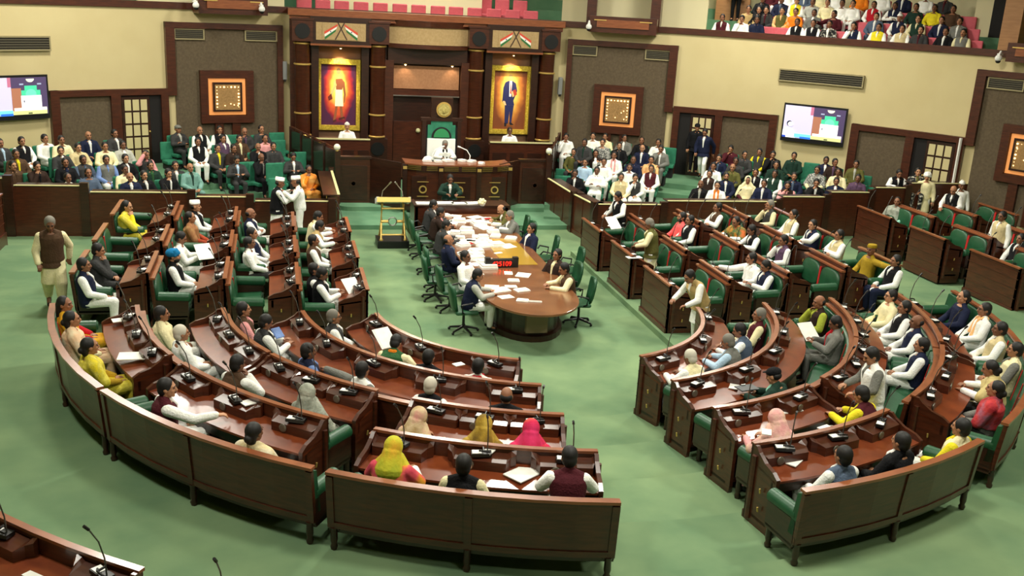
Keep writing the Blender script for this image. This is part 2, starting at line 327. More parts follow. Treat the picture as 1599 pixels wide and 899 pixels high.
# partitions before the public seats
def partition(label, pts, zb, zt, grp):
    t = thing('partition', label, 'partition', (pts[0][0], pts[0][1], 0), 0, grp); o_ = Vector((pts[0][0], pts[0][1], 0))
    for i in range(len(pts)-1):
        a = Vector((pts[i][0], pts[i][1], 0))-o_; b = Vector((pts[i+1][0], pts[i+1][1], 0))-o_; L_ = (b-a).length; u = (b-a).normalized(); n = Vector((-u.y, u.x, 0))
        M = Matrix(((u.x, n.x, 0, a.x), (u.y, n.y, 0, a.y), (0, 0, 1, 0), (0, 0, 0, 1)))
        m = MB(); m.box(0, L_, 0, .06, zb, zt, M); m.box(0, L_, -.02, 0, zb, zb+.12, M)
        for k in range(1, int(L_/1.2)+1): m.box(k*L_/(int(L_/1.2)+1)-.03, k*L_/(int(L_/1.2)+1)+.03, -.012, 0, zb+.12, zt, M)
        m.obj('wood_panel', W_M, t)
        if L_ > .8:
            m = MB(); m.box(.08, L_-.08, .0, .42, zt, zt+.03, M); m.obj('writing_ledge', W_D, t)
            m = MB(); m.box(.08, L_-.08, -.02, .05, zt+.03, zt+.05, M); m.obj('ledge_rail', mat('pale_rail', (214, 206, 150), .5), t)
        m = MB(); m.box(L_-.1, L_+.1, -.05, .1, zb, zt+.12, M); m.obj('post', W_D, t)
def part_steps(label, segs, xs, y0, y1):
    pass
LSEG = [(-14.0, -11.15, 1.62), (-11.1, -9.4, 1.45), (-9.35, -6.85, 1.3), (-6.8, -5.4, 1.2), (-5.35, -3.3, 1.1)]
for i_, (xa, xb, zt) in enumerate(LSEG): partition('dark wood partition before left public seats, %s section from left' % ['first', 'second', 'third', 'fourth', 'fifth'][i_], [(xa, 9.1), (xb, 9.1)], .05, zt, 'left public partition')
partition('dark wood partition turning the corner beside right dais steps', [(3.6, 12.9), (3.72, 10.4), (3.9, 8.95), (6.0, 8.95)], 0, 1.1, 'right public partition')
RSEG = [(6.05, 9.6, 1.2), (9.65, 11.15, 1.35), (11.2, 12.6, 1.5), (12.65, 13.8, 1.65), (13.85, 16.4, 1.8)]
for i_, (xa, xb, zt) in enumerate(RSEG): partition('dark wood partition before right public seats, %s section from left' % ['first', 'second', 'third', 'fourth', 'fifth'][i_], [(xa, 9.0), (xb, 9.0)], .05, zt, 'right public partition')
partition('dark wood return wall between left dais steps and public seats', [(-3.1, 9.2), (-3.1, 12.9)], 0, 1.25, None)
# ================================================================ DAIS AND FACADE
FX, FY = .3, 17.0
t0 = thing('dais_facade', 'dark carved wood facade with columns behind the speaker chair', 'wall paneling', (FX, FY, 0)); 
def L(mb): return mb
m = MB(); m.box(-4.55, 4.6, .35, .6, 0, 5.7); m.obj('back_board', W_M, t0)
m = MB(); m.box(-4.6, 4.65, -.3, .6, 5.62, 5.82); m.box(-4.55, 4.6, -.2, .5, 5.5, 5.62); m.obj('cornice', W_R, t0)
for i, x in enumerate((-4.15, -1.68, 1.66, 4.17)):
    m = MB(); m.lathe(x, 0, [(.3, .26), (.3, .6), (.25, .65), (.25, 4.78), (.28, 4.82)], 20); m.obj('column', W_M, t0, 1)
    for z in (4.07, 2.48, 1.75, 4.74):
        m = MB(); m.lathe(x, 0, [(.27, z-.03), (.285, z-.015), (.285, z+.015), (.27, z+.03)], 20); m.obj('column_ring', BRASS, t0, 1)
    m = MB(); m.box(x-.33, x+.33, -.36, .3, 4.82, 5.48); m.box(x-.36, x+.36, -.4, .3, 5.48, 5.54); m.obj('speaker_box', W_M, t0)
    m = MB(); m.lathe(0, 0, [(.22, 0), (.24, .02), (.24, .03)], 20, Matrix.Translation((x, -.36, 5.14)) @ Matrix.Rotation(PI/2, 4, 'X')); m.obj('speaker_cone', BLACK, t0)
    if i in (1, 2):
        m = MB(); m.box(x-.33, x+.33, -.36, .1, .26, 1.7); m.obj('speaker_plinth', W_D, t0)
        m = MB(); m.lathe(0, 0, [(.21, 0), (.23, .02), (.23, .03)], 20, Matrix.Translation((x, -.36, 1.37)) @ Matrix.Rotation(PI/2, 4, 'X')); m.obj('speaker_cone', BLACK, t0)
for x in (-2.92, 2.92):                # bays with the paintings
    for s_ in (-1, 1):
        m = MB(); m.box(x+s_*.82-.12, x+s_*.82+.12, -.02, .36, .26, 4.8); m.obj('bay_jamb', W_D, t0)
    m = MB(); m.box(x-.7, x+.7, .3, .36, 1.5, 4.8); m.obj('bay_cloth', mat('mauve_cloth', (150, 112, 86), .9), t0)
    m = MB(); m.box(x-.98, x+.98, -.34, .3, 4.74, 5.62); m.obj('emblem_box', W_D, t0)
    m = MB(); m.box(x-.8, x+.8, -.36, -.33, 4.88, 5.44); m.obj('emblem_cloth', TAN, t0)
    m = MB(); m.box(x-.98, x+.98, -.38, .3, 4.7, 4.76); m.obj('emblem_ledge', W_R, t0)
# centre bay: bulging canopy, cloth band, niche with door
m = MB(); arc = lambda u, d, z: Vector((1.34*u, -.05-.38*(1-u*u)*1+d, z))
m.sweep(arc, [(0, 4.72), (.3, 4.72), (.3, 4.86), (0, 4.86)], lin(-1, 1, 14)); m.sweep(arc, [(-.02, 5.42), (.3, 5.42), (.3, 5.62), (-.06, 5.62)], lin(-1, 1, 14)); m.obj('canopy_moulding', W_M, t0)
m = MB(); m.sweep(arc, [(.03, 4.86), (.3, 4.86), (.3, 5.42), (.03, 5.42)], lin(-1, 1, 14)); m.obj('canopy_cloth', TAN, t0)
m = MB(); m.box(-1.34, 1.34, .0, .3, 4.2, 4.72); m.obj('canopy_underside', W_D, t0)
for x in (-1.3, 1.3):
    m = MB(); m.box(x-.15, x+.15, -.05, .36, .26, 4.3); m.obj('niche_jamb', W_M, t0)
m = MB(); m.box(-1.12, 1.12, .2, .34, 3.36, 4.13); m.obj('niche_cloth', mat('copper_cloth', (166, 116, 80), .9, kind='n', c2=(178, 128, 90), sc_=14, bump=.3), t0)
m = MB(); m.box(-1.14, 1.14, .1, .34, 3.1, 3.34); m.obj('niche_lintel', W_M, t0); m = MB(); m.box(-1.14, 1.14, .06, .1, 3.12, 3.15); m.obj('lintel_strip', STEEL, t0)
m = MB(); m.box(-1.14, 1.14, .28, .34, .26, 3.1); m.obj('niche_back', W_D, t0)
m = MB(); m.box(-1.1, -.02, .2, .28, .3, 2.25); m.obj('low_door', W_M, t0); m = MB(); m.sph((-.25, .16, 1.95), .08); m.obj('door_knob', mat('cream_knob', (206, 200, 150), .4), t0)
# downlights above paintings and niche
def spot(x, y, z, tx, ty, tz, e, size=50):
    l = bpy.data.lights.new('picture_light', 'SPOT'); l.energy = e; l.spot_size = rad(size); l.spot_blend = .6; l.color = (1, .78, .5); l.shadow_soft_size = .03
    o = bpy.data.objects.new('picture_light', l); C.objects.link(o); o.location = (x, y, z); o.rotation_euler = (Vector((tx, ty, tz))-Vector((x, y, z))).to_track_quat('-Z', 'Y').to_euler()
for x in (-2.92+FX, 2.92+FX):
    spot(x, FY-.16, 4.62, x, FY+.25, 3.6, 480, 75)
    t = thing('picture_lamp', 'small brass picture lamp over the %s painting' % ('left' if x < 0 else 'right'), 'lamp', (x, FY-.18, 4.64)); MB().lathe(0, 0, [(.03, .06), (.05, .0), (.045, -.01)], 10).obj('lamp_shade', BRASS, t); MB().sph((0, 0, -.01), .03, 8, 6).obj('lamp_bulb', mat('lampglow', (255, 230, 190), .5, emit=6), t)
for x in (-.75, .85):
    spot(x+FX, FY-.02, 4.18, x+FX, FY+.3, 3.3, 14, 90)
    t = thing('niche_lamp', 'small recessed lamp at the %s of the centre niche' % ('left' if x < 0 else 'right'), 'lamp', (x+FX, FY+.05, 4.17)); MB().lathe(0, 0, [(.06, .03), (.06, .0)], 10).obj('lamp_ring', BRASS, t); MB().sph((0, 0, 0), .035, 8, 6).obj('lamp_bulb', mat('lampglow', (0, 0, 0)), t)
# crossed flags
def flags(label, cx):
    t = thing('crossed_flags', label, 'flags', (cx, FY-.38, 5.16)); X, Z = Vector((1, 0, 0)), Vector((0, 0, 1)); nr = Vector((0, -1, 0)); it = []
    for s_ in (-1, 1):
        # cloth slopes down and outward from the pole
        def q(u, v): return (s_*(.10+u*.46-v*.16*-1*0+v*.12), .22-u*.26-v*.24) if 0 else (s_*(.12+u*.42-v*.02+v*.10*0), .24-u*.22-v*.25)
        def Q(u, v):               # u along the flag, v across
            return (s_*(.10+.44*u+.10*v*(1-u)-.02*v), .25-.26*u-.25*v)
        for k, c in enumerate(((214, 74, 52), (240, 236, 224), (36, 112, 52))):
            v0, v1 = k/3, (k+1)/3; it.append(([Q(0, v0), Q(1, v0), Q(1, v1), Q(0, v1)], c, 0))
        cx_, cz_ = Q(.5, .5); it.append((ell(cx_, cz_, .022, .022, 12), (60, 70, 120), 0))
        it.append(([(s_*.12, .28), (s_*.085, .29), (-s_*.20, -.24), (-s_*.17, -.26)], (70, 46, 30), 0))
    art(t, 'flag_cloth', Vector((0, 0, 0)), X, Z, nr, it)
    m = MB(); m.box(-.6, .6, .0, .008, -.26, .28); m.obj('backing_card', TAN, t)
flags('crossed tricolour flags above the left painting', -2.92+FX); flags('crossed tricolour flags above the right painting', 2.92+FX)
# paintings
def painting(label, x, kind):
    t = thing('framed_painting', label, 'painting', (x, FY, 0), 0, 'tall gilt-framed paintings'); hw, z0, z1 = .72, 1.9, 4.26
    m = MB(); fw_ = .14
    m.box(-hw, -hw+fw_, .1, .26, z0, z1); m.box(hw-fw_, hw, .1, .26, z0, z1); m.box(-hw+fw_, hw-fw_, .1, .26, z1-fw_*1.3, z1); m.box(-hw+fw_, hw-fw_, .1, .26, z0, z0+fw_*1.2); m.obj('gilt_frame', GOLD, t, bevel=.015)
    m = MB(); m.box(-hw+.05, hw-.05, .2, .24, z0+.05, z1-.05); pm = bpy.data.materials.new('canvas_'+kind); pm.use_nodes = True; N = pm.node_tree.nodes; K = pm.node_tree.links
    tc = N.new('ShaderNodeTexCoord'); mp = N.new('ShaderNodeMapping'); mp.inputs['Location'].default_value = (0, 0, -3.3/1.45); mp.inputs['Scale'].default_value = (1/.62, 0, 1/1.45)
    vl = N.new('ShaderNodeVectorMath'); vl.operation = 'LENGTH'; rp = N.new('ShaderNodeValToRGB'); K.new(tc.outputs['Object'], mp.inputs[0]); K.new(mp.outputs[0], vl.inputs[0])
    nz = N.new('ShaderNodeTexNoise'); nz.inputs['Scale'].default_value = 3; K.new(tc.outputs['Object'], nz.inputs[0]); ad = N.new('ShaderNodeMath'); ad.operation = 'MULTIPLY_ADD'; ad.inputs[1].default_value = .35; K.new(nz.outputs[0], ad.inputs[0]); K.new(vl.outputs['Value'], ad.inputs[2]); K.new(ad.outputs[0], rp.inputs[0])
    cols = [(0, (255, 250, 190)), (.35, (255, 226, 96)), (.62, (232, 100, 40)), (.85, (160, 26, 38)), (1, (70, 16, 60))] if kind == 'a' else [(0, (255, 248, 180)), (.4, (250, 214, 96)), (.75, (196, 120, 44)), (1, (120, 62, 24))]
    els = rp.color_ramp.elements; els[0].position = .15; els[0].color = s2l(cols[0][1])+(1,); els[1].position = 1; els[1].color = s2l(cols[-1][1])+(1,)
    for p, c in cols[1:-1]: e = els.new(.15+p*.85); e.color = s2l(c)+(1,)
    K.new(rp.outputs[0], N['Principled BSDF'].inputs['Base Color']); N['Principled BSDF'].inputs['Roughness'].default_value = .6
    m.obj('canvas', pm, t)
    o_ = Vector((0, .2, 2.2)); X, Z = Vector((1, 0, 0)), Vector((0, 0, 1)); nr = Vector((0, -1, 0))
    if kind == 'a':
        sk = (150, 84, 48); it = [(ell(0, 1.66, .07, .1), (176, 126, 80), 0), ([(-.1, 1.4), (.12, 1.42), (.16, 1.2), (.1, 1.0), (-.08, 1.0)], sk, 0), ([(.12, 1.4), (.2, 1.3), (.24, .9), (.2, .62), (.17, .62), (.18, .9), (.13, 1.2)], sk, 0),
              ([(-.1, 1.3), (-.24, 1.0), (-.3, .78), (-.26, .76), (-.16, 1.0), (-.06, 1.2)], (200, 190, 120), 0), ([(-.1, 1.05), (.12, 1.05), (.16, .5), (-.12, .5)], (250, 246, 214), 0), ([(-.36, .8), (-.24, .92), (-.2, .74), (-.32, .68)], (110, 30, 20), 0),
              ([(-.1, .5), (-.03, .5), (-.08, .1), (-.14, .02), (-.18, .02)], sk, 0), ([(.04, .5), (.12, .5), (.16, .14), (.2, .06), (.08, .06)], sk, 0), ([(-.16, .04), (-.06, .04), (-.1, -.02), (-.2, -.02)], (80, 30, 20), 0), ([(.0, .1), (.2, .16), (.22, .1), (.02, .04)], (80, 30, 20), 0)]
    else:
        nv = (28, 34, 88); it = [(ell(0, 1.66, .07, .1), (206, 160, 96), 0), ([(-.07, 1.54), (.08, 1.54), (.2, 1.46), (.26, 1.2), (.14, .86), (.18, .7), (-.18, .7), (-.2, .86), (-.26, .8), (-.24, 1.3), (-.18, 1.48)], nv, 0), ([(-.03, 1.54), (.06, 1.54), (.05, 1.0), (-.02, 1.0)], (246, 240, 236), 0),
              ([(.01, 1.5), (.03, 1.5), (.05, 1.1), (.0, 1.1)], (190, 60, 40), 0), ([(.08, 1.2), (.2, 1.26), (.26, 1.08), (.14, 1.0)], (170, 50, 36), 0), ([(.05, 1.16), (.1, 1.2), (.16, 1.02), (.1, .98)], (226, 176, 120), 0), ([(-.24, .84), (-.16, .84), (-.1, .68), (-.16, .66)], (236, 200, 150), 0),
              ([(-.16, .7), (.16, .7), (.1, .06), (.04, .06), (.02, .5), (-.02, .06), (-.14, .06)], nv, 0), ([(-.16, .08), (-.06, .08), (-.08, -.04), (-.14, -.04)], (16, 14, 26), 0), ([(.02, .1), (.1, .1), (.2, .02), (.06, .02)], (16, 14, 26), 0)]
    art(t, 'painted_figure', o_, X, Z, nr, it)
painting('gilt-framed painting of a walking figure in white loincloth', -2.66, 'a'); painting('gilt-framed painting of a standing figure in blue suit', 3.24, 'b')
# desks under the paintings
for lb, x0, x1 in (('dark wood ledge desk below the left painting', -3.7, -1.72), ('dark wood ledge desk below the right painting', 2.3, 4.75)):
    t = thing('ledge_desk', lb, 'desk', ((x0+x1)/2, 15.7, .26)); h = (x1-x0)/2
    m = MB(); m.box(-h, h, 0, .06, 0, 1.5); m.box(-h, h, .0, .3, 1.5, 1.54); m.obj('desk_front', W_M, t); m = MB(); m.box(-h, h, -.04, .05, 1.54, 1.58); m.obj('desk_rail', mat('pale_rail', (0, 0, 0)), t)
    for k in range(4):
        m = MB(); m.box(-h+.1+k*h*.5, -h+h*.5-.05+k*h*.5+.02, -.012, 0, .15, 1.2); m.obj('desk_panel', W_D, t)
# presiding podium
t = thing('presiding_podium', 'broad dark wood podium desk of the presiding officer', 'desk', (.65, 12.1, .2))
PZ = 1.42
def pod(u, d, z): return Vector((1.62*u, .35*u*u*u*u+d, z))
m = MB(); m.sweep(pod, [(0, 0), (.08, 0), (.08, PZ-.2), (0, PZ-.2)], lin(-1, 1, 10)); m.obj('podium_front', W_M, t)
m = MB(); m.sweep(pod, [(-.04, PZ-.2), (.1, PZ-.2), (.1, PZ-.02), (-.04, PZ-.02)], lin(-1, 1, 10)); m.obj('frieze', W_D, t)
m = MB(); m.sweep(pod, [(-.05, PZ-.02), (.8, PZ-.02), (.8, PZ+.02), (-.05, PZ+.02)], lin(-1, 1, 10)); m.obj('desk_top', W_R, t)
m = MB(); m.sweep(pod, [(-.06, 0), (0, 0), (0, .14), (-.06, .14)], lin(-1, 1, 10)); m.obj('plinth', W_D, t)
for u in (-1, -.36, .36, 1):
    p = pod(u, -.05, 0); m = MB(); m.box(p.x-.07, p.x+.07, p.y-.02, p.y+.06, 0, PZ-.02); m.obj('pilaster', W_D, t)
    m = MB(); m.box(p.x-.06, p.x+.06, p.y-.03, p.y-.01, PZ-.17, PZ-.08); m.obj('pilaster_plate', BRASS, t)
for u0, u1 in ((-.95, -.72), (-.62, -.42), (-.3, -.03), (.03, .3), (.42, .62), (.72, .95)):
    for zz in (PZ-.16, PZ-.11, PZ-.06):
        m = MB(); m.sweep(pod, [(-.055, zz), (-.03, zz), (-.03, zz+.022), (-.055, zz+.022)], lin(u0, u1, 2)); m.obj('frieze_bar', mat('old_brass', (150, 128, 62), .4, .8), t)
for u in (-.68, 0, .68):
    p = pod(u, 0, 0); m = MB(); m.box(p.x-.34, p.x+.34, p.y-.02, p.y+.05, .3, 1.08); m.obj('raised_panel', W_D, t)
    m = MB(); m.lathe(0, 0, [(.12, 0), (.12, .04), (.08, .04), (.08, 0)], 16, Matrix.Translation((p.x, p.y, .68)) @ Matrix.Rotation(PI/2, 4, 'X')); m.obj('roundel', BRASS, t)
    for zz in (.46, .9):
        m = MB(); m.box(p.x-.17, p.x+.17, p.y-.035, p.y, zz, zz+.02); m.obj('panel_strip', BRASS, t)
for s_, lb in ((-1, 'left'), (1, 'right')):
    t = thing('podium_wing', 'dark panelled wood wing wall at the %s of the podium' % lb, 'wall paneling', (.4+s_*2.85, 13.1, .26)); m = MB(); m.box(-.5, .5, 0, .08, 0, 1.4); m.obj('wing_panel', W_M, t); m = MB(); m.box(-.42, .42, -.03, 0, .1, 1.15); m.obj('raised_panel', W_D, t)
    m = MB(); m.box(-.55, .55, -.05, .2, 1.36, 1.42); m.obj('wing_cap', W_D, t); M2 = Matrix.Translation((-s_*.5, 0, 0)) @ Matrix.Rotation(rad(-s_*40) if s_ < 0 else rad(-40), 4, 'Z')
    m = MB(); a, b = Vector((-s_*.5, 0, 0)), Vector((-s_*1.35, -.85, 0)); n_ = Vector((0, .08, 0)); m.add([a, b, b+n_, a+n_, a+Vector((0, 0, 1.4)), b+Vector((0, 0, 1.4)), b+n_+Vector((0, 0, 1.4)), a+n_+Vector((0, 0, 1.4))], [(0, 1, 5, 4), (2, 3, 7, 6), (4, 5, 6, 7), (0, 3, 2, 1), (1, 2, 6, 5), (0, 4, 7, 3)]); m.obj('slanting_panel', W_D, t)
    m = MB(); m.lathe(0, 0, [(.1, 0), (.1, .03), (.06, .03), (.06, 0)], 14, Matrix.Translation((0, -.03, .6)) @ Matrix.Rotation(PI/2, 4, 'X')); m.obj('roundel', W_D, t)
# glass stair screens from facade down to the dais ends
for s_, lb, x0, x1 in ((-1, 'left', -4.25, -2.95), (1, 'right', 4.95, 3.62)):
    t = thing('stair_screen', 'dark sloping screen wall with rail at the %s end of the dais' % lb, 'screen', (x1, 13.0, .13)); m = MB(); N_ = 4
    for k in range(N_):
        a = k/N_; b = (k+1)/N_; A_ = Vector(((x0-x1)*a, 3.6*a, 0)); B_ = Vector(((x0-x1)*b-.02, 3.6*b-.04, 0)); h0, h1 = 1.72+.12*a, 1.72+.12*b
        m = MB(); n_ = Vector((.06, 0, 0)); v = [A_, B_, B_+Vector((0, 0, h1)), A_+Vector((0, 0, h0))]; m.add(v+[q_+n_ for q_ in v], [(0, 1, 2, 3), (7, 6, 5, 4), (0, 4, 5, 1), (3, 2, 6, 7), (0, 3, 7, 4), (1, 5, 6, 2)]); m.obj('screen_panel', mat('dark_glass', (40, 26, 18), .2, coat=.4), t)
        m = MB(); m.box(B_.x-.03, B_.x+.07, B_.y-.03, B_.y+.03, 0, h1+.1); m.obj('screen_post', W_D, t)
    m = MB(); m.tube([(.03, 0, 1.76), ((x0-x1)+.03, 3.6, 1.92)], .035); m.obj('hand_rail', W_M, t)
    m = MB(); m.box(-.06, .1, -.08, .06, 0, 1.75); m.obj('newel_post', W_D, t)
    t = thing('globe_lamp', 'cream glass ball on a brass stem at the %s newel post' % lb, 'lamp', (x1, 12.95, 1.85)); MB().lathe(0, 0, [(.03, 0), (.05, .02), (.03, .05), (.03, .06)], 10).obj('lamp_stem', BRASS, t); MB().sph((0, 0, .13), .1).obj('lamp_globe', mat('globe', (238, 236, 214), .3), t)
# speaker chair
t = thing('speaker_chair', 'high green throne with dark carved frame and white cloth', 'chair', (.35, 13.9, .8)); m = MB()
m.box(-.5, .5, .1, .2, 0, 1.75); m.obj('chair_frame', BLK2, t)
pts = [(-.44, 0), (.44, 0), (.44, 1.78), (.34, 1.78), (.34, 1.94), (-.34, 1.94), (-.34, 1.78), (-.44, 1.78)]
m = MB(); m.prism(pts, .08, Matrix.Translation((0, .04, 0))); m.obj('backrest', GRN2, t)
m = MB(); m.prism([(.32*math.cos(a), 1.38+.34*math.sin(a)) for a in lin(0, PI, 14)], .03, Matrix.Translation((0, .02, 0))); m.obj('arch_shadow', BLK2, t)  # black half-disc stands in for the shadow rim around the arch cushion
m = MB(); m.prism([(.25*math.cos(a), 1.4+.27*math.sin(a)) for a in lin(0, PI, 14)], .05, Matrix.Translation((0, -.01, 0))); m.obj('arch_cushion', mat('bright_green', (44, 140, 84), .7), t)
m = MB(); m.box(-.45, .45, -.0, .16, .1, 1.36); m.obj('white_cloth', mat('white_cloth', (244, 244, 238), .85), t, bevel=.02)
m = MB(); m.box(-.62, -.5, -.0, .22, 0, 1.9); m.box(.5, .62, 0, .22, 0, 1.9); m.box(-.66, .66, .02, .2, 1.9, 2.0); m.box(-.34, .34, .08, .2, 1.95, 2.62); m.obj('carved_frame', W_D, t)
m = MB(); m.lathe(0, 0, [(.21, 0), (.24, .03), (.24, .05)], 24, Matrix.Translation((0.05, .06, 2.26)) @ Matrix.Rotation(PI/2, 4, 'X')); m.obj('emblem_disc', BRASS, t)
m = MB(); m.lathe(0, 0, [(.17, 0), (.19, .01), (.19, .02)], 24, Matrix.Translation((0.05, .005, 2.26)) @ Matrix.Rotation(PI/2, 4, 'X')); m.sph((.05, -.02, 2.25), (.07, .03, .11)); m.obj('emblem_relief', mat('emblem', (176, 160, 84), .5, kind='n', c2=(206, 190, 110), sc_=20, bump=1), t)
for s_ in (-1, 1):
    m = MB(); m.box(s_*.5-.06, s_*.5+.06, -.55, .1, .62, .72); m.obj('arm_rest', W_D, t)
m = MB(); m.box(-.45, .45, -.5, .1, .3, .52); m.obj('seat', GRN2, t, bevel=.03)
# items on the podium
for i, (px_, py_, w_, d_) in enumerate(((667, 251, .28, .2), (684, 252, .22, .2), (700, 251, .3, .25), (722, 251, .22, .2), (737, 252, .26, .18), (752, 255, .2, .15))):
    p = at(px_, py_, 1.66); tg = thing('paper_stack', 'pile of white papers on the podium, %s from left' % ['first', 'second', 'third', 'fourth', 'fifth', 'sixth'][i], 'papers', p, .2*i, 'papers on the presiding podium'); m = MB()
    for k in range(3): m.box(-w_/2+k*.01, w_/2-k*.012, -d_/2, d_/2+k*.01, k*.02-.015, k*.02+.004)
    m.obj('sheets', PAPER, tg)
p = at(668, 246, 1.75); tg = thing('crumpled_cloth', 'bunched white cloth at the left end of podium papers', 'cloth', p-Vector((0, 0, .08))); MB().sph((0, 0, .05), (.14, .1, .08)).obj('cloth', PAPER, tg, 2)
for i, (x, s_) in enumerate(((.95, 1), (.02, -1))):
    tg = thing('podium_microphone', 'curved white gooseneck microphone %s the presiding officer' % ('right of' if i == 0 else 'left of'), 'microphone', (x, 12.75, 1.64)); MB().tube([(0.1*s_, 0, 0), (.12*s_, .02, .18), (.02*s_, .05, .34), (-.18*s_, .1, .42)], .016).obj('gooseneck', WHITE, tg); MB().tube([(-.18*s_, .1, .42), (-.26*s_, .12, .44)], .025).obj('microphone_head', WHITE, tg); MB().lathe(.1*s_, 0, [(.06, 0), (.05, .03)], 10).obj('base', BLACK, tg)
# secretary desk
t = thing('secretary_desk', 'dark wood cross desk between podium and long table', 'desk', (.25, 9.35, 0)); m = MB(); m.box(-1.3, 1.3, 0, .06, 0, .95); m.box(-1.32, -1.22, 0, .9, 0, .98); m.box(1.22, 1.32, 0, .9, 0, .98); m.obj('desk_front', W_M, t); m = MB(); m.box(-1.34, 1.34, -.03, .7, .95, 1.0); m.obj('desk_top', W_D, t)
for i, (x, y, w_, d_) in enumerate(((-.75, 9.55, .5, .3), (-.2, 9.6, .5, .3), (.2, 9.55, .45, .25), (.62, 9.6, .5, .3))):
    tg = thing('paper_stack', 'white papers on the secretary cross desk, %s from left' % ['first', 'second', 'third', 'fourth'][i], 'papers', (x, y, 1.0), .06*i, 'papers on the secretary desk'); m = MB(); m.box(-w_/2, w_/2, -d_/2, d_/2, .002, .025); m.obj('sheets', PAPER, tg)
tg = thing('flower_pot', 'round white bouquet on the right end of secretary desk', 'flowers', at(753, 321, 1.0)); m = MB()
for k in range(14): m.sph((random.uniform(-.09, .09), random.uniform(-.08, .08), .1+random.uniform(-.03, .07)), .045, 8, 6)
m.obj('blossoms', mat('blossom', (236, 232, 190), .8), tg, 2); MB().lathe(0, 0, [(.06, 0), (.09, .06)], 10).obj('bowl', WHITE, tg)
# brass lectern
t = thing('lectern', 'tall brass and glass lectern on black base, left of table', 'lectern', (-1.72, 8.85, 0)); m = MB(); m.box(-.42, .42, -.35, .35, 0, .2); m.obj('base', BLACK, t, bevel=.01)
for s_ in (-1, 1):
    m = MB(); m.tube([(s_*.32, -.28, .2), (s_*.3, .0, .62), (s_*.28, -.05, 1.15)], .028); m.tube([(s_*.32, .28, .2), (s_*.3, 0, .62), (s_*.28, .12, 1.15)], .028)
    m.obj('post', BRASS, t); MB().sph((s_*.32, -.28, .22), .05).obj('foot_ball', BRASS, t)
m = MB(); m.tube([(-.31, -.2, .34), (.31, -.2, .34)], .025); m.tube([(-.29, -.04, 1.02), (.29, -.04, 1.02)], .03); m.tube([(-.3, 0, .66), (-.12, 0, .66)], .04); m.tube([(.12, 0, .66), (.3, 0, .66)], .04); m.obj('cross_bar', BRASS, t)
m = MB(); m.tube([(.11*math.cos(a), 0, .66+.11*math.sin(a)) for a in lin(0, 2*PI, 20)], .018); m.obj('ring', STEEL, t)
M = Matrix.Translation((0, 0, 1.2)) @ Matrix.Rotation(rad(-18), 4, 'X') 
m = MB(); m.box(-.4, .4, -.2, .25, -.02, .06, M); m.obj('reading_top', mat('brass_dull', (136, 132, 98), .35, .3), t, bevel=.01); m = MB(); m.box(-.44, .44, -.24, -.2, -.04, .09, M); m.obj('front_lip', BRASS, t)
for s_ in (-1, 1):
    m = MB(); m.box(s_*.42-.03, s_*.42+.03, -.22, .25, -.04, .1, M); m.obj('side_trim', WHITE, t); m = MB(); m.tube([(s_*.28, .18, 1.3), (s_*.26, .16, 1.45), (s_*.08, .05, 1.68)], .012); m.obj('microphone_stem', STEEL, t); m = MB(); m.tube([(s_*.1, .06, 1.66), (s_*.05, .03, 1.72)], .022); m.obj('microphone_head', STEEL, t)
# cup-shaped standard by the left partition
t = thing('pedestal_lamp', 'white cup-shaped lamp on a slim pole by left dais steps', 'lamp', (-3.3, 12.0, .2)); MB().lathe(0, 0, [(.06, 0), (.02, .05), (.018, .62), (.03, .64)], 10).obj('pole', BRASS, t); MB().lathe(0, 0, [(.05, .62), (.09, .86), (.1, .88), (.08, .88)], 14).obj('shade', mat('globe', (0, 0, 0)), t)
# long oval table
t = thing('long_table', 'long brown table with rounded near end piled with papers', 'table', (.3, 0, 0)); 
def tw(y): return 1.0 if y > 1.7 else math.sqrt(max(0, 1-((1.7-y)/1.35)**2))
ys = [.36, .42, .5, .62, .8, 1.05, 1.35, 1.7, 9.2]; poly = [(-tw(y)*.98+.0, y) for y in ys][::-1]+[(tw(y)*.98, y) for y in ys]
m = MB(); m.rings([[Vector((x, y, .74)) for x, y in poly], [Vector((x, y, .79)) for x, y in poly]]); m.obj('table_top', mat('table_brown', (112, 70, 44), .22, kind='wood', c2=(134, 86, 54), sc_=2, coat=.5), t, bevel=.01)
ip = [(x*.74, 1.1+(y-.36)*.92 if y < 3 else y) for x, y in poly]; m = MB(); m.rings([[Vector((x, y, .1)) for x, y in ip], [Vector((x, y, .74)) for x, y in ip]]); m.obj('table_skirt', W_D, t)
ip = [(x*.82, 1.0+(y-.36)*.92 if y < 3 else y) for x, y in poly]; m = MB(); m.rings([[Vector((x, y, 0)) for x, y in ip], [Vector((x, y, .12)) for x, y in ip]]); m.obj('plinth', W_D, t)
m = MB(); m.box(-.22, .22, 1.0, 1.12, .2, .66); m.obj('front_plate', mat('plate_tan', (134, 114, 88), .5), t); m = MB(); m.box(-.04, .74, 3.95, 6.4, .79, .797); m.obj('glass_inlay', mat('yellow_inlay', (176, 140, 50), .15, coat=.6), t)
t = thing('digital_clock', 'black desk display with red digits standing on long table', 'clock', (.15, 3.72, .79), rad(2)); m = MB(); m.box(-.38, .38, 0, .12, 0, .19); m.box(-.38, -.26, 0, .12, .19, .23); m.box(.26, .38, 0, .12, .19, .23); m.obj('casing', BLACK, t)
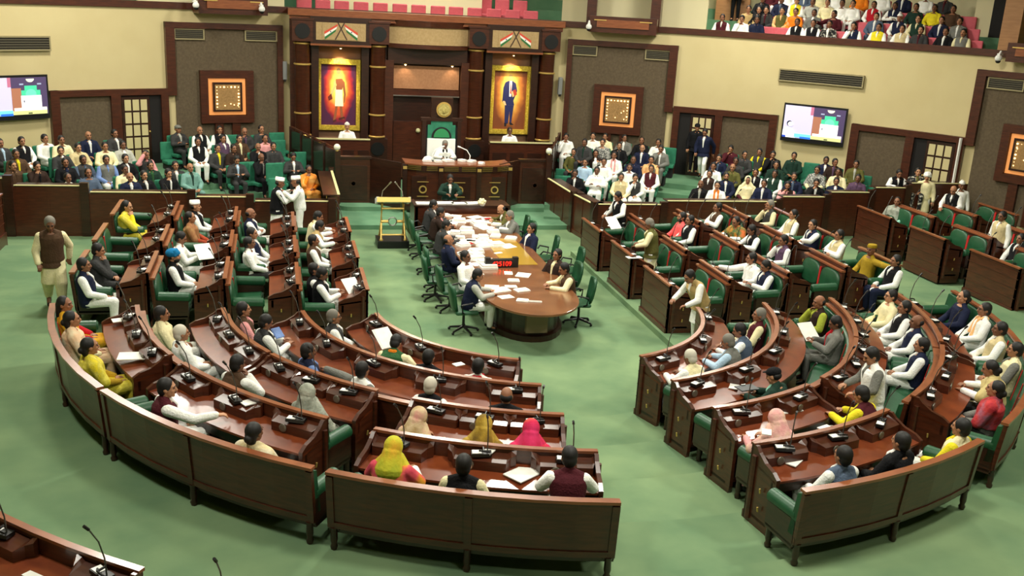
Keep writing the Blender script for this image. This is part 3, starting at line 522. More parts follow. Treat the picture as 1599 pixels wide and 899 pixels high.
fc = bpy.data.curves.new('digits', 'FONT'); fc.body = '425109'; fc.size = .15; fc.extrude = .003; fc.align_x = 'CENTER'; fo = bpy.data.objects.new('tmpd', fc); C.objects.link(fo); dm = bpy.data.meshes.new_from_object(fo.evaluated_get(bpy.context.evaluated_depsgraph_get())); bpy.data.objects.remove(fo); fo = bpy.data.objects.new('red_digits', dm); C.objects.link(fo); dm.materials.clear(); dm.materials.append(mat('led', (255, 30, 16), .5, emit=3)); fo.parent = t; fo.location = (0, -.004, .045); fo.rotation_euler = (PI/2, 0, 0)
# papers on the long table
PT = [(690+0, 352, .3, .25), (715, 345, .45, .3), (742, 338, .4, .3), (765, 342, .3, .25), (705, 362, .3, .3), (728, 356, .3, .25), (752, 352, .35, .25), (775, 350, .25, .2), (700, 345, .25, .2), (718, 372, .25, .2), (748, 368, .35, .35), (770, 362, .3, .25), (723, 383, .3, .25), (735, 377, .25, .2), (760, 375, .3, .25), (726, 395, .35, .25), (740, 392, .3, .3), (736, 404, .35, .25), (748, 411, .35, .28), (788, 382, .42, .3), (778, 394, .2, .1), (794, 425, .18, .25), (817, 428, .3, .35), (768, 446, .3, .2), (780, 452, .4, .3), (798, 446, .25, .18), (802, 437, .25, .2), (815, 452, .3, .22), (790, 462, .3, .22), (816, 468, .24, .18), (834, 470, .32, .05), (760, 340, .3, .3), (712, 336, .3, .25)]
for i, (x, y, w_, d_) in enumerate(PT):
    p = at(x, y, .81); hgt = random.Random(i).choice((.012, .02, .05, .08)) if y < 400 else random.Random(i).choice((.01, .015, .03))
    zone = 'far' if y < 362 else 'middle' if y < 415 else 'near'; k = i+1
    tg = thing('paper_stack', 'white papers lying on the long table, %s part' % zone, 'papers', (p.x, p.y, .791), random.Random(i+50).uniform(-.5, .5), 'papers at the %s part of long table' % zone)
    m = MB(); m.box(-w_/2, w_/2, -d_/2, d_/2, 0, hgt*.5); m.box(-w_/2+.02, w_/2-.01, -d_/2+.015, d_/2-.02, hgt*.5, hgt); m.obj('sheets', PAPER, tg)
RP = random.Random(5)
for i in range(34):
    x, y = RP.uniform(-.55, 1.05), RP.uniform(5.0, 9.0)
    if i > 24: x, y = RP.uniform(-.55, -.1), RP.uniform(2.9, 5.2)
    w_, d_, hgt = RP.uniform(.22, .42), RP.uniform(.2, .32), RP.choice((.02, .05, .09))
    tg = thing('paper_stack', 'white papers lying on the long table, %s part' % ('far' if y > 6 else 'middle'), 'papers', (x, y, .791+.0), RP.uniform(-.5, .5), 'papers at the %s part of long table' % ('far' if y > 6 else 'middle'))
    m = MB(); m.box(-w_/2, w_/2, -d_/2, d_/2, 0, hgt*.5); m.box(-w_/2+.02, w_/2-.01, -d_/2+.015, d_/2-.02, hgt*.5, hgt); m.obj('sheets', PAPER, tg)
for i, (x, y, lb) in enumerate(((732, 380, 'red ribbon folder among the papers on long table'), (762, 341, 'small red book among papers at far end of table'))):
    p = at(x, y, .84); tg = thing('folder', lb, 'folder', (p.x, p.y, .83), .4); m = MB(); m.box(-.1, .1, -.06, .06, 0, .02); m.obj('cover', RED, tg)
# ================================================================ MEMBERS' DESKS AND BENCHES
RK = [0, 3.05, 4.34, 5.65, 6.98]; TZ = lambda k: k*T
ROWN = ['', 'front', 'second', 'third', 'fourth']
def mp_arc(R): return lambda u, d, z: polar(R+d, u, z)
def mp_wing(sx, X): return lambda u, d, z: Vector((sx*(X+d), u, z))
MICS = []
def desk(label, mp, u0, u1, n, z0, zb, um, grp, consoles, mlabel):
    # u0..u1 along the row, d outward, um = metres per unit of u
    o_ = mp((u0+u1)/2, .25, z0); t = thing('member_desk', label, 'desk', o_, 0, grp); g = lambda u, d, z: mp(u, d, z+z0)-o_; us = lin(u0, u1, n)
    m = MB(); m.sweep(g, [(0, zb-z0), (.04, zb-z0), (.04, 1.0), (0, 1.0)], us); m.sweep(g, [(-.03, zb-z0), (0, zb-z0), (0, .1), (-.03, .1)], us)
    for zz in (.32, .54, .76, .94): m.sweep(g, [(-.008, zz), (0, zz), (0, zz+.012), (-.008, zz+.012)], us)
    m.obj('front_panel', W_M, t)
    m = MB(); m.sweep(g, [(-.025, 1.0), (.05, 1.0), (.05, 1.035), (-.025, 1.035)], us); m.obj('top_rail', W_R, t)
    m = MB(); m.sweep(g, [(.04, .79), (.54, .72), (.54, .75), (.04, .82)], us); m.obj('writing_top', W_T, t)
    m = MB(); m.sweep(g, [(.46, .58), (.5, .58), (.5, .72), (.46, .72)], us); m.sweep(g, [(.1, .1), (.46, .1), (.46, .14), (.1, .14)], us); m.obj('apron', W_D, t)
    th = .05/um
    for s_, ue in ((1, u0), (-1, u1)):
        m = MB(); pr = [(.0, zb-z0), (.52, zb-z0), (.56, .1), (.56, .78), (.46, .84), (.3, .88), (.16, .96), (.1, 1.02), (0, 1.02)]
        m.sweep(g, pr, [ue, ue+th*(1 if u1 > u0 else -1)*s_]); m.obj('end_panel', W_M, t)
        m = MB(); sg = -s_*(1 if u1 > u0 else -1)
        m.tube([g(ue+sg*.01/um, .1, max(.05, zb-z0+.05)), g(ue+sg*.01/um, .1, .9)], .035); m.obj('corner_pilaster', W_M, t, 1)
        m = MB(); m.tube([g(ue+sg*.03/um, .32, .5), g(ue+sg*.04/um, .32, .56)], .012); m.tube([g(ue+sg*.03/um, .32, .25), g(ue+sg*.04/um, .32, .31)], .012); m.obj('brass_pull', BRASS, t)
    for (uc, nm) in consoles:
        hw = .3/um; m = MB(); rs = []
        for f_ in (-1.35, -1.15, -1, -.9, .9, 1, 1.15, 1.35):
            a = abs(f_); dep = .2 if a <= 1 else (.1 if a < 1.3 else .05); zz = .93 if a <= 1 else (.96 if a < 1.3 else .98)
            u = uc+f_*hw
            u = min(max(u, min(u0, u1)+th*.9), max(u0, u1)-th*.9)
            rs.append([g(u, d, z) for d, z in ((.045, .8), (.045+dep, .78), (.045+dep, zz-.02), (.045, zz+.02))])
        m.rings(rs); cso = m.obj('console_shelf', W_M, t)
        pc = g(uc+.12/um, .255, .86); nd = (g(uc, 1.0, 0)-g(uc, 0, 0)).normalized(); m = MB(); a = Vector((-nd.y, nd.x, 0))
        m.rings([[pc+nd*e+(a*math.cos(2*PI*j/14)+Vector((0, 0, 1))*math.sin(2*PI*j/14))*r for j in range(14)] for r, e in ((.055, -.01), (.055, .0), (.04, .006))]); m.obj('speaker_grille', mat('dull_steel', (120, 116, 104), .45, .6), cso)
        MICS.append((g(uc, .14, .955)+o_, math.atan2(nd.y, nd.x), mlabel % nm, grp))
    return t
def padshape(g, uc, hw, um):            # rounded-top upholstered pad on the sloping back
    m = MB(); o = []
    for d0, sc_ in ((.0, 1), (.05, 1), (.07, .86)):
        ring = []
        for a in lin(0, 2*PI, 28)[:-1]:
            ca, sa = math.cos(a), math.sin(a); x = math.copysign(abs(ca)**.7, ca)*hw*sc_; z = .74+math.copysign(abs(sa)**(.7 if sa > 0 else .4), sa)*.26*sc_
            ring.append(g(uc+x/um, 1.205+(z-.4)*.12-d0, z))
        o.append(ring)
    m.rings(o); return m
def bench(label, mp, u0, u1, n, z0, zr, um, grp, pads, legs_u, mid=False):
    o_ = mp((u0+u1)/2, .95, z0); t = thing('member_bench', label, 'bench', o_, 0, grp); g = lambda u, d, z: mp(u, d, z+z0)-o_; us = lin(u0, u1, n); sg = 1 if u1 > u0 else -1
    m = MB(); m.sweep(g, [(.68, .27), (1.2, .27), (1.2, .33), (.68, .33)], us); m.obj('seat_frame', W_D, t)
    m = MB(); m.sweep(g, [(.66, .33), (1.2, .33), (1.2, .44), (.70, .46), (.66, .43)], lin(u0+sg*.12/um, u1-sg*.12/um, n)); m.obj('seat_cushion', GRN, t)
    m = MB(); m.sweep(g, [(1.19, .34), (1.24, .34), (1.30, 1.02), (1.26, 1.02)], us)
    for uu in ([u0, u1]+([(u0+u1)/2] if um*abs(u1-u0) > 2 else [])):
        uu2 = uu + (-sg if uu == u1 else (sg if uu == u0 else 0))*.04/um
        m.sweep(g, [(1.235, .345), (1.255, .345), (1.315, 1.0), (1.295, 1.0)], [uu2-.04/um, uu2+.04/um])
    m.sweep(g, [(1.235, .345), (1.255, .345), (1.262, .42), (1.242, .42)], us); m.obj('wood_back', W_M, t)
    m = MB(); m.sweep(g, [(1.22, 1.02), (1.32, 1.02), (1.32, 1.055), (1.22, 1.055)], us); m.obj('back_rail', W_R, t)
    L_ = abs(u1-u0)*um; npad = max(2, round(L_/.72)); pw = L_/npad
    if pads == 'oval':
        for k in range(npad): padshape(g, u0+sg*(k+.5)*pw/um, pw*.46, um).obj('back_pad', GRN, t, 2)
    else:
        m = MB(); m.sweep(g, [(1.10, .44), (1.2, .44), (1.26, 1.0), (1.19, .98)], us); m.obj('back_cushion', GRN, t)
    for k in range(1, npad):
        uc = u0+sg*k*pw/um; m = MB()
        if pads == 'oval' and k % 2: m.sweep(g, [(1.17, .46), (1.19, .46), (1.22, .94), (1.2, .94)], [uc-.03/um, uc+.03/um]); m.obj('red_tape', RED, t)
        elif pads == 'tape': m.sweep(g, [(1.09, .46), (1.1, .46), (1.185, .98), (1.175, .98)], [uc-.02/um, uc+.02/um]); m.obj('red_tape', RED, t)
    for s_, ue in ((1, u0), (-1, u1)):
        ux = ue+sg*s_*.08/um; m = MB(); m.tube([g(ux, .62, .66), g(ux, .65, .66), g(ux, 1.18, .68), g(ux, 1.2, .68)], [.06, .092, .092, .07], 16); m.obj('arm_bolster', GRN, t, 1)
        m = MB(); m.sweep(g, [(.66, .3), (1.22, .3), (1.22, .63), (.66, .61)], [ue+sg*s_*.0/um, ue+sg*s_*.12/um]); m.obj('arm_panel', W_D, t)
    for ul in legs_u:
        for d, zf in ((.70, 0), (1.22, zr-z0)):
            p = g(ul, d, 0); m = MB(); m.lathe(p.x, p.y, [(.035, zf), (.045, zf+.04), (.03, zf+.07), (.042, zf+.12), (.038, .3), (.05, .345)], 10); m.obj('leg', W_D, t, 1)
    return t
YW = {1: [(1.0, 2.55, 'nearest the curve'), (3.35, 4.8, 'middle'), (5.68, 7.2, 'nearest the dais')]}
for sx, sn in ((-1, 'left'), (1, 'right')):
    for k in (1, 2, 3, 4):
        for (y0, y1, yn) in YW[1]:
            mp = mp_wing(sx, RK[k]); z = TZ(k)
            lab = 'straight wooden desk, %s row of %s wing, %s' % (ROWN[k], sn, yn)
            if k == 1 and sn == 'left' or True:
                desk(lab, mp, y0, y1, 1, z, z-.13, 1, '%s wing desks' % sn, [(y0+.36, 'near'), (y1-.36, 'far')], 'gooseneck microphone, %%s end of %s-row %s-wing desk %s' % (ROWN[k], sn, yn))
            bench('green two-seat bench, %s row of %s wing, %s' % (ROWN[k], sn, yn), mp, y0-.02, y1+.02, 1, z, (TZ(k+1) if k < 4 else .5), 1, '%s wing benches' % sn, 'oval', [y0+.06, y1-.06])
for q, X in enumerate((11.03, 12.35, 13.65)):
    for j, (y0, y1, yn) in enumerate(((.7, 2.39, 'nearest the camera'), (3.31, 4.75, 'middle'), (5.6, 7.2, 'farthest back'))):
        zf = (.5, .42, .34)[j]; z = .5; on = ('inner', 'middle', 'outermost')[q]
        desk('straight wooden desk, %s outer row at far right, %s' % (on, yn), mp_wing(1, X), y0, y1, 1, z+.04*q, zf, 1, 'outer right desks', [(y0+.36, 'near'), (y1-.36, 'far')], 'gooseneck microphone, %%s end of %s outer right desk, %s' % (on, yn))
        bench('green two-seat bench, %s outer row at far right, %s' % (on, yn), mp_wing(1, X), y0, y1, 1, z+.04*q, zf, 1, 'outer right benches', 'oval', [y0+.06, y1-.06])
desk('wooden desk at the far left edge beside the left partition', mp_wing(-1, 11.0), 5.8, 7.9, 1, .5, .2, 1, 'outer left desks', [], 'x%s')
def arcs(k, segs, sn, kind):
    for i, (a0, a1, seg) in enumerate(segs):
        R = RK[k]; um = R*PI/180; n = max(4, int(abs(a1-a0)/3)); z = TZ(k); L_ = abs(a1-a0)*um
        nc = max(2, round(L_/1.35)+1); cs = []
        names = {2: ['first', 'second'], 3: ['first', 'second', 'third'], 4: ['first', 'second', 'third', 'fourth'], 5: ['first', 'second', 'third', 'fourth', 'fifth'], 6: ['first', 'second', 'third', 'fourth', 'fifth', 'sixth']}[min(nc, 6)]; nc = min(nc, 6)
        e = .38/um*(1 if a1 > a0 else -1)
        for c in range(nc): cs.append((a0+e+(a1-a0-2*e)*c/(nc-1), names[c]))
        desk('curved wooden desk, %s row, %s' % (ROWN[k], seg), mp_arc(R), a0, a1, n, z, z-.13, um, '%s curved desks' % sn, cs, '%%s gooseneck microphone from centre aisle, %s-row curved desk, %s' % (ROWN[k], seg))
        b0, b1 = (a0, a1) if k < 4 else BR[(sn, i)]; ub = (R+.95)*PI/180
        lg = [b0+(b1-b0)*f_ for f_ in ((.02, .5, .98))]
        bench('long curved bench with green cushions, %s row, %s' % (ROWN[k], seg), mp_arc(R), b0, b1, n, z, TZ(k+1) if k < 4 else .56, ub, '%s curved benches' % sn, 'tape', lg)
BR = {('left', 0): (-171.8, -149.3), ('left', 1): (-148.1, -123.2), ('left', 2): (-122.6, -95.6), ('right', 0): (173.3, 151), ('right', 1): (145.4, 121.6), ('right', 2): (120.6, 96)}
S3 = ['left of centre aisle', 'at lower left', 'at far left bend']; S3r = ['right of centre aisle', 'at lower right', 'at far right bend']
arcs(1, [(-161, -97.8, 'left half')], 'left', 0); arcs(2, [(-166.5, -97.8, 'left half')], 'left', 0)
arcs(3, [(-169.2, -148.4, S3[0]), (-143, -121.8, S3[1]), (-121, -97.5, S3[2])], 'left', 0)
arcs(4, [(-171.5, -149.1, S3[0]), (-143.8, -120.8, S3[1]), (-117.6, -97.4, S3[2])], 'left', 0)
arcs(1, [(161, 98, 'right half')], 'right', 0); arcs(2, [(166.8, 97.8, 'right half')], 'right', 0)
arcs(3, [(169.2, 149.6, S3r[0]), (145.3, 121.9, S3r[1]), (121.2, 97.5, S3r[2])], 'right', 0)
arcs(4, [(172, 151.3, S3r[0]), (144.9, 122.5, S3r[1]), (121, 97.5, S3r[2])], 'right', 0)
um = 10.6*PI/180
desk('curved wooden outer desk at the bottom left corner of the picture', mp_arc(10.6), -146, -122, 10, .5, .5, um, 'outer curved desks', [(-144.2, 'right'), (-137, 'left')], 'thin gooseneck microphone, %s one on the bottom left corner desk')
desk('curved wooden outer desk just beyond the bottom edge left of centre', mp_arc(10.6), -171, -148.6, 10, .5, .5, um, 'outer curved desks', [(-150.6, 'left')], 'thin %s gooseneck microphone rising from the bottom edge of picture')
# microphones: one built, the rest copied
proto = None
for i, (p, a, lb, grp) in enumerate(MICS):
    rz = a-PI/2                       # local +y points from the desk to the seat
    tilt = random.Random(i).uniform(-.5, .5)
    if proto is None:
        proto = thing('desk_microphone', lb, 'microphone', p, rz+tilt, 'desk microphones')
        m = MB(); m.box(-.12, .12, -.05, .06, -.01, .03); m.obj('console_base', BLACK, proto); m = MB(); m.box(.0, .11, -.045, .05, .03, .036); m.obj('keypad', WHITE, proto)
        m = MB(); m.tube([(-.07, 0, .02), (-.07, .01, .2), (-.06, .05, .38), (-.04, .12, .52)], .0075, 6); m.obj('gooseneck', mat('gooseneck', (96, 94, 88), .4, .6), proto); m = MB(); m.tube([(-.04, .12, .52), (-.03, .16, .57)], .015, 8); m.obj('microphone_head', BLACK, proto)
        m = MB(); m.tube([(-.1, .05, .05), (-.02, .06, .07), (.03, .03, .06)], .012, 6); m.tube([(-.02, .06, .07), (-.02, -.02, .08)], .012, 6); m.obj('headset', WHITE if 0 else BLACK, proto)
    else: dup(proto, p, rz+tilt, lb)
# green swivel chairs at the long table
def swivel(label, x, y, rz):
    t = thing('swivel_chair', label, 'chair', (x, y, 0), rz, 'green swivel chairs'); m = MB()
    for k in range(5):
        a = 2*PI*k/5+.3; m.tube([(0, 0, .12), (.3*math.cos(a), .3*math.sin(a), .06)], [.03, .02], 6); m.sph((.31*math.cos(a), .31*math.sin(a), .03), .03, 8, 6)
    m.obj('star_base', BLACK, t); m = MB(); m.lathe(0, 0, [(.03, .1), (.025, .42)], 10); m.obj('gas_post', BLACK, t)
    m = MB(); m.box(-.25, .25, -.22, .26, .42, .5); m.obj('seat', GRN, t, bevel=.04)
    m = MB(); rs = []
    for z, hw, y_ in ((.5, .17, -.22), (.62, .22, -.25), (.8, .235, -.28), (.95, .22, -.30), (1.02, .15, -.30)):
        rs.append([Vector((hw*c, y_+d-.04*(1-c*c), z)) for c, d in ((-1, 0), (-.5, 0), (.5, 0), (1, 0), (1, .06), (.5, .05), (-.5, .05), (-1, .06))])
    m.rings(rs); m.obj('backrest', GRN, t, 2)
    for s_ in (-1, 1):
        m = MB(); m.tube([(s_*.24, -.05, .46), (s_*.3, -.1, .5), (s_*.31, -.12, .66), (s_*.3, .1, .7), (s_*.28, .16, .62)], .02, 6); m.obj('arm_loop', BLACK, t, 1)
CH = []
for i, (x, y) in enumerate(((-1.12, 8.45), (-1.12, 7.55), (-1.15, 6.1), (-1.15, 4.7), (-1.3, 3.95), (-1.1, 3.15), (-1.05, 1.75))): CH.append((x, y, -PI/2, 'green swivel chair on left side of long table, %s from camera' % ['seventh', 'sixth', 'fifth', 'fourth', 'third', 'second', 'first'][i]))
for i, (x, y) in enumerate(((1.5, 8.0), (1.5, 7.3), (1.7, 5.75), (2.0, 4.6), (1.55, 3.3), (1.5, 2.1))): CH.append((x, y, PI/2, 'green swivel chair on right side of long table, %s from camera' % ['sixth', 'fifth', 'fourth', 'third', 'second', 'first'][i]))
for x, y, a, lb in CH: swivel(lb, x, y, a+random.uniform(-.15, .15))
swivel('green swivel chair of the clerk at the cross desk under the podium', .1, 10.35, PI)
# loose papers on members' desks
for i, (x, y, z, w_, d_, lb) in enumerate(((210, 556, .85+4*T, .45, .3, 'open white papers on far left curved desk'), (188, 500, .85+4*T, .25, .18, 'small white paper on far left curved desk'), (818, 739, .8+4*T, .42, .28, 'open white booklet on fourth-row desk right of centre'),
    (764, 704, .97+4*T, .2, .12, 'small white card on fourth-row centre desk shelf'), (612, 530, .8+T, .3, .2, 'white sheets held at the left end of front curved desk'), (716, 569, .85+2*T, .17, .12, 'white card on the second-row curved desk'), (1240, 717, .8+4*T, .4, .2, 'long white sheet on fourth-row desk right of aisle'),
    (1146, 604, .8+2*T, .2, .14, 'white paper on second-row desk right of aisle'), (1232, 640, .8+3*T, .36, .2, 'white papers on third-row desk beside pink scarf woman'), (395, 627, .95+4*T, .3, .16, 'white paper on shelf of fourth-row lower left desk'), (75, 893, 1.28, .35, .28, 'white papers on bottom left corner desk'),
    (1197, 675, .97+4*T, .18, .12, 'pale paper on shelf of fourth-row right desk'), (830, 662, .85+3*T, .2, .12, 'tan paper on third-row centre desk'), (395, 397, .9+2*T, .2, .15, 'yellow paper on second-row left wing desk'), (956, 352, .95+T, .3, .16, 'white sheet on front-row right wing desk nearest dais'), (990, 402, .98+T, .35, .18, 'white sheet before the standing man in brown waistcoat'), (1290, 669, .97+4*T, .2, .14, 'square white note on fourth-row right shelf'))):
    p = at(x, y, z); t = thing('paper_sheet', lb, 'paper', p, .3*i % 1.1, 'papers on members desks'); m = MB(); m.box(-w_/2, w_/2, -d_/2, d_/2, 0, .012); m.obj('sheets', PAPER, t)
p = at(705, 657, .84+3*T); t = thing('mobile_phone', 'black mobile phone on third-row centre desk', 'phone', p); m = MB(); m.box(-.04, .04, -.07, .07, 0, .012); m.obj('phone_body', BLACK, t); m = MB(); m.box(-.035, .035, -.065, .065, .012, .014); m.obj('phone_screen', mat('screen_dark', (30, 34, 40), .1), t)
p = at(1166, 606, .86+2*T); t = thing('clipboard', 'dark clipboard on the second-row desk right of the aisle', 'clipboard', p, .2); m = MB(); m.box(-.16, .16, -.1, .1, 0, .015); m.obj('board', mat('slate', (70, 74, 76), .5), t); m = MB(); m.box(-.04, .04, .08, .1, .015, .03); m.obj('clip', STEEL, t)
# ================================================================ PEOPLE
COL = dict(white=(238, 238, 228), cream=(226, 216, 172), black=(17, 17, 20), navy=(24, 30, 54), grey=(110, 110, 104), dgrey=(54, 54, 54), brown=(74, 54, 38), tan=(176, 150, 100), maroon=(70, 22, 30), red=(170, 24, 36), pink=(216, 150, 150), salmon=(236, 96, 96),
    yellow=(222, 204, 40), gold=(160, 128, 30), orange=(226, 126, 30), green=(44, 84, 48), olive=(90, 88, 44), lime=(160, 170, 60), teal=(110, 150, 140), blue=(110, 134, 184), lblue=(170, 196, 218), slate=(78, 92, 112), purple=(84, 62, 84), beige=(196, 180, 136), mustard=(150, 124, 30),
    dgreen=(26, 50, 40), mint=(140, 196, 176), magenta=(196, 24, 84), lgrey=(170, 170, 160), rust=(150, 64, 40), peach=(232, 178, 120), turq=(20, 110, 160), dbrown=(44, 30, 24))
CN = dict(dgrey='dark grey', lblue='light blue', lgrey='light grey', dgreen='dark green', turq='bright blue', dbrown='dark brown', salmon='coral pink', slate='blue-grey')
def cn(c): return CN.get(c, c)
def cloth(c): return mat('cloth_'+c, COL[c], .85, kind='n', c2=tuple(min(255, v*1.1+3) for v in COL[c]), sc_=7, bump=.5, spec=.2)
SKIN = [mat('skin_%d' % i, c, .55, kind='n', c2=tuple(v*1.06 for v in c), sc_=6) for i, c in enumerate(((146, 98, 70), (166, 116, 84), (122, 80, 56), (184, 134, 100)))]
HAIRM = {'b': mat('hair_black', (16, 13, 12), .6), 'g': mat('hair_grey', (120, 116, 106), .7), 'w': mat('hair_white', (206, 200, 184), .8)}
EYE = mat('eye_dark', (20, 14, 12), .3); LIP = mat('lips', (120, 62, 52), .5)
DG = None
def remesh(mb, vox, it=4, name='m'):
    me = bpy.data.meshes.new(name); me.from_pydata([tuple(v) for v in mb.v], [], mb.f); bm = bmesh.new(); bm.from_mesh(me); bmesh.ops.recalc_face_normals(bm, faces=bm.faces); bm.to_mesh(me); bm.free()
    o = bpy.data.objects.new('tmp', me); C.objects.link(o); r = o.modifiers.new('r', 'REMESH'); r.mode = 'VOXEL'; r.voxel_size = vox; r.use_smooth_shade = True
    s = o.modifiers.new('s', 'SMOOTH'); s.iterations = it; s.factor = .5
    out = bpy.data.meshes.new_from_object(o.evaluated_get(bpy.context.evaluated_depsgraph_get())); bpy.data.objects.remove(o); bpy.data.meshes.remove(me)
    for p in out.polygons: p.use_smooth = True
    out.name = name; return out
def cap(m, a, ra, b, rb, n=10):         # closed tapered capsule
    a, b = Vector(a), Vector(b); t = (b-a); L_ = t.length; t = t/L_ if L_ > 1e-6 else Vector((0, 0, 1)); u = t.cross(Vector((.31, .2, 1))).normalized(); v = t.cross(u); rs = []
    for c, r, angs in ((a, ra, (-80, -50, -20, 0)), (b, rb, (0, 20, 50, 80))):
        for g in angs:
            q = c+t*r*math.sin(rad(g)); rr = r*math.cos(rad(g)); rs.append([q+(u*math.cos(2*PI*j/n)+v*math.sin(2*PI*j/n))*rr for j in range(n)])
    m.rings(rs); return m
def loft(m, rings, n=18):               # rings: centre, rx, ry, tilt about x
    rs = []
    for c, rx, ry, ti in rings:
        c = Vector(c); rs.append([c+Vector((rx*math.copysign(abs(math.cos(a))**.85, math.cos(a)), ry*math.sin(a)*math.cos(ti), ry*math.sin(a)*math.sin(ti))) for a in (2*PI*j/n for j in range(n))])
    m.rings(rs); return m
# poses: seated figures have their origin on the floor under the hips, facing +y
def J(arms, lean=0, head=(0, 0), stand=False, legs=None, hd=0.0):
    P = {'stand': stand, 'head': head}; hip = .93 if stand else .53; ls = math.sin(lean); lc = math.cos(lean)
    def sp(h, y=0, x=0): return Vector((x, h*ls+y*lc, hip+h*lc-y*ls))
    P['sp'] = sp; P['lean'] = lean; P['hip'] = hip
    P['hc'] = sp(.648, .035+hd)
    P['arms'] = [tuple([sp(.425, -.005, s*.178)]+[Vector((s*a[0]*1.1, a[1], a[2])) for a in (arms[0] if s < 0 else arms[1])]) for s in (-1, 1)]
    if legs: P['legs'] = legs
    elif stand: P['legs'] = [(Vector((s*.09, 0, .9)), Vector((s*.1, .02, .5)), Vector((s*.1, -.02, .09)), Vector((s*.12, .13, .04))) for s in (-1, 1)]
    else: P['legs'] = [(Vector((s*.09, .0, .52)), Vector((s*.13, .44, .54)), Vector((s*.12, .42, .12)), Vector((s*.14, .56, .04))) for s in (-1, 1)]
    return P
lap = lambda: [(.24, .06, .72), (.11, .3, .63), (.03, .38, .62)]
POSES = {
 'lap': J([lap(), lap()], -.12), 'lapR': J([lap(), lap()], -.12, (.45, 0)), 'lapL': J([lap(), lap()], -.12, (-.45, 0)),
 'cross': J([[(.25, .1, .75), (-.04, .24, .8), (-.12, .22, .82)], [(.25, .1, .75), (-.02, .27, .76), (-.12, .27, .78)]], -.1),
 'chin': J([[(.24, .06, .72), (.06, .3, .66), (-.03, .34, .66)], [(.2, .24, .74), (.07, .16, .99), (.03, .13, 1.07)]], .0, (0, .15)),
 'desk': J([[(.27, .2, .78), (.16, .46, .8), (.1, .56, .8)], [(.27, .2, .78), (.14, .45, .8), (.06, .54, .8)]], .18, (0, .25)),
 'write': J([[(.27, .3, .76), (.14, .52, .8), (.07, .6, .81)], [(.27, .3, .76), (.12, .5, .81), (.04, .58, .82)]], .42, (0, .45)),
 'reachR': J([lap(), [(.34, .28, .86), (.4, .54, .9), (.42, .64, .9)]], .02, (.35, 0)), 'reachL': J([[(.34, .28, .86), (.4, .54, .9), (.42, .64, .9)], lap()], .02, (-.35, 0)),
 'backR': J([lap(), [(.44, -.06, .96), (.7, -.12, .98), (.78, -.1, .98)]], -.1, (.3, 0)), 'backL': J([[(.44, -.06, .96), (.7, -.12, .98), (.78, -.1, .98)], lap()], -.1, (-.3, 0)),
 'read': J([[(.25, .14, .74), (.12, .34, .8), (.07, .42, .84)], [(.25, .14, .74), (.12, .34, .8), (.07, .42, .84)]], -.02, (0, .4)),
 'stand': J([[(.23, -.02, 1.1), (.25, .06, .86), (.25, .1, .76)], [(.23, -.02, 1.1), (.25, .06, .86), (.25, .1, .76)]], 0, (0, .1), True),
 'standdesk': J([[(.24, .12, 1.14), (.17, .34, 1.06), (.14, .43, 1.04)], [(.24, .12, 1.14), (.17, .34, 1.06), (.14, .43, 1.04)]], .12, (0, .35), True),
 'leandesk': J([[(.26, .3, 1.08), (.2, .5, .98), (.16, .58, .96)], [(.26, .3, 1.08), (.2, .5, .98), (.16, .58, .96)]], .5, (0, .3), True),
 'walk': J([[(.27, -.16, 1.12), (.26, -.22, .88), (.25, -.2, .79)], [(.24, .06, 1.1), (.22, .16, .9), (.2, .2, .82)]], .08, (0, .35), True, [(Vector((-.09, 0, .9)), Vector((-.1, .2, .52)), Vector((-.1, .18, .12)), Vector((-.1, .32, .05))), (Vector((.09, 0, .9)), Vector((.1, -.04, .5)), Vector((.1, -.26, .14)), Vector((.11, -.13, .05)))]),
 'hug': J([[(.25, .16, 1.2), (.12, .38, 1.34), (.04, .44, 1.38)], [(.25, .18, 1.14), (.1, .4, 1.2), (.02, .45, 1.22)]], .1, (.2, .1), True),
 'salute': J([lap(), [(.3, .14, .96), (.13, .14, 1.2), (.08, .12, 1.28)]], .0, (0, .1)),
}
TR = [(-.09, .15, .125), (0, .178, .14), (.1, .168, .138), (.2, .168, .132), (.32, .186, .135), (.41, .192, .125), (.47, .155, .095), (.51, .08, .068)]
CACHE = {}
def torso(m, P, e, h0=-.09, h1=.51, ee=None):
    r = []
    for h, rx, ry in TR:
        if h0-.001 <= h <= h1+.001:
            if h > .45: q = e*.5
            else: q = e
            r.append((P['sp'](h), rx+q, ry+q, -P['lean']))
    loft(m, r)
    if h1 > .46 and e > 0:
        for s_ in (-1, 1): cap(m, P['sp'](.425, 0, s_*.15), .056+e, P['sp'](.495, -.005, s_*.03), .052+e*.6)
        if h1 > .485: cap(m, P['sp'](.5, .0), .064, P['sp'](.535, .002), .059)
def arms(m, P, e, upto=2, s_only=None):
    for i, (S, E, W, H) in enumerate(P['arms']):
        cap(m, S, .062+e, E, .052+e)
        if upto > 1: cap(m, E, .05+e, E+(W-E)*.95, .031+e*1.3)
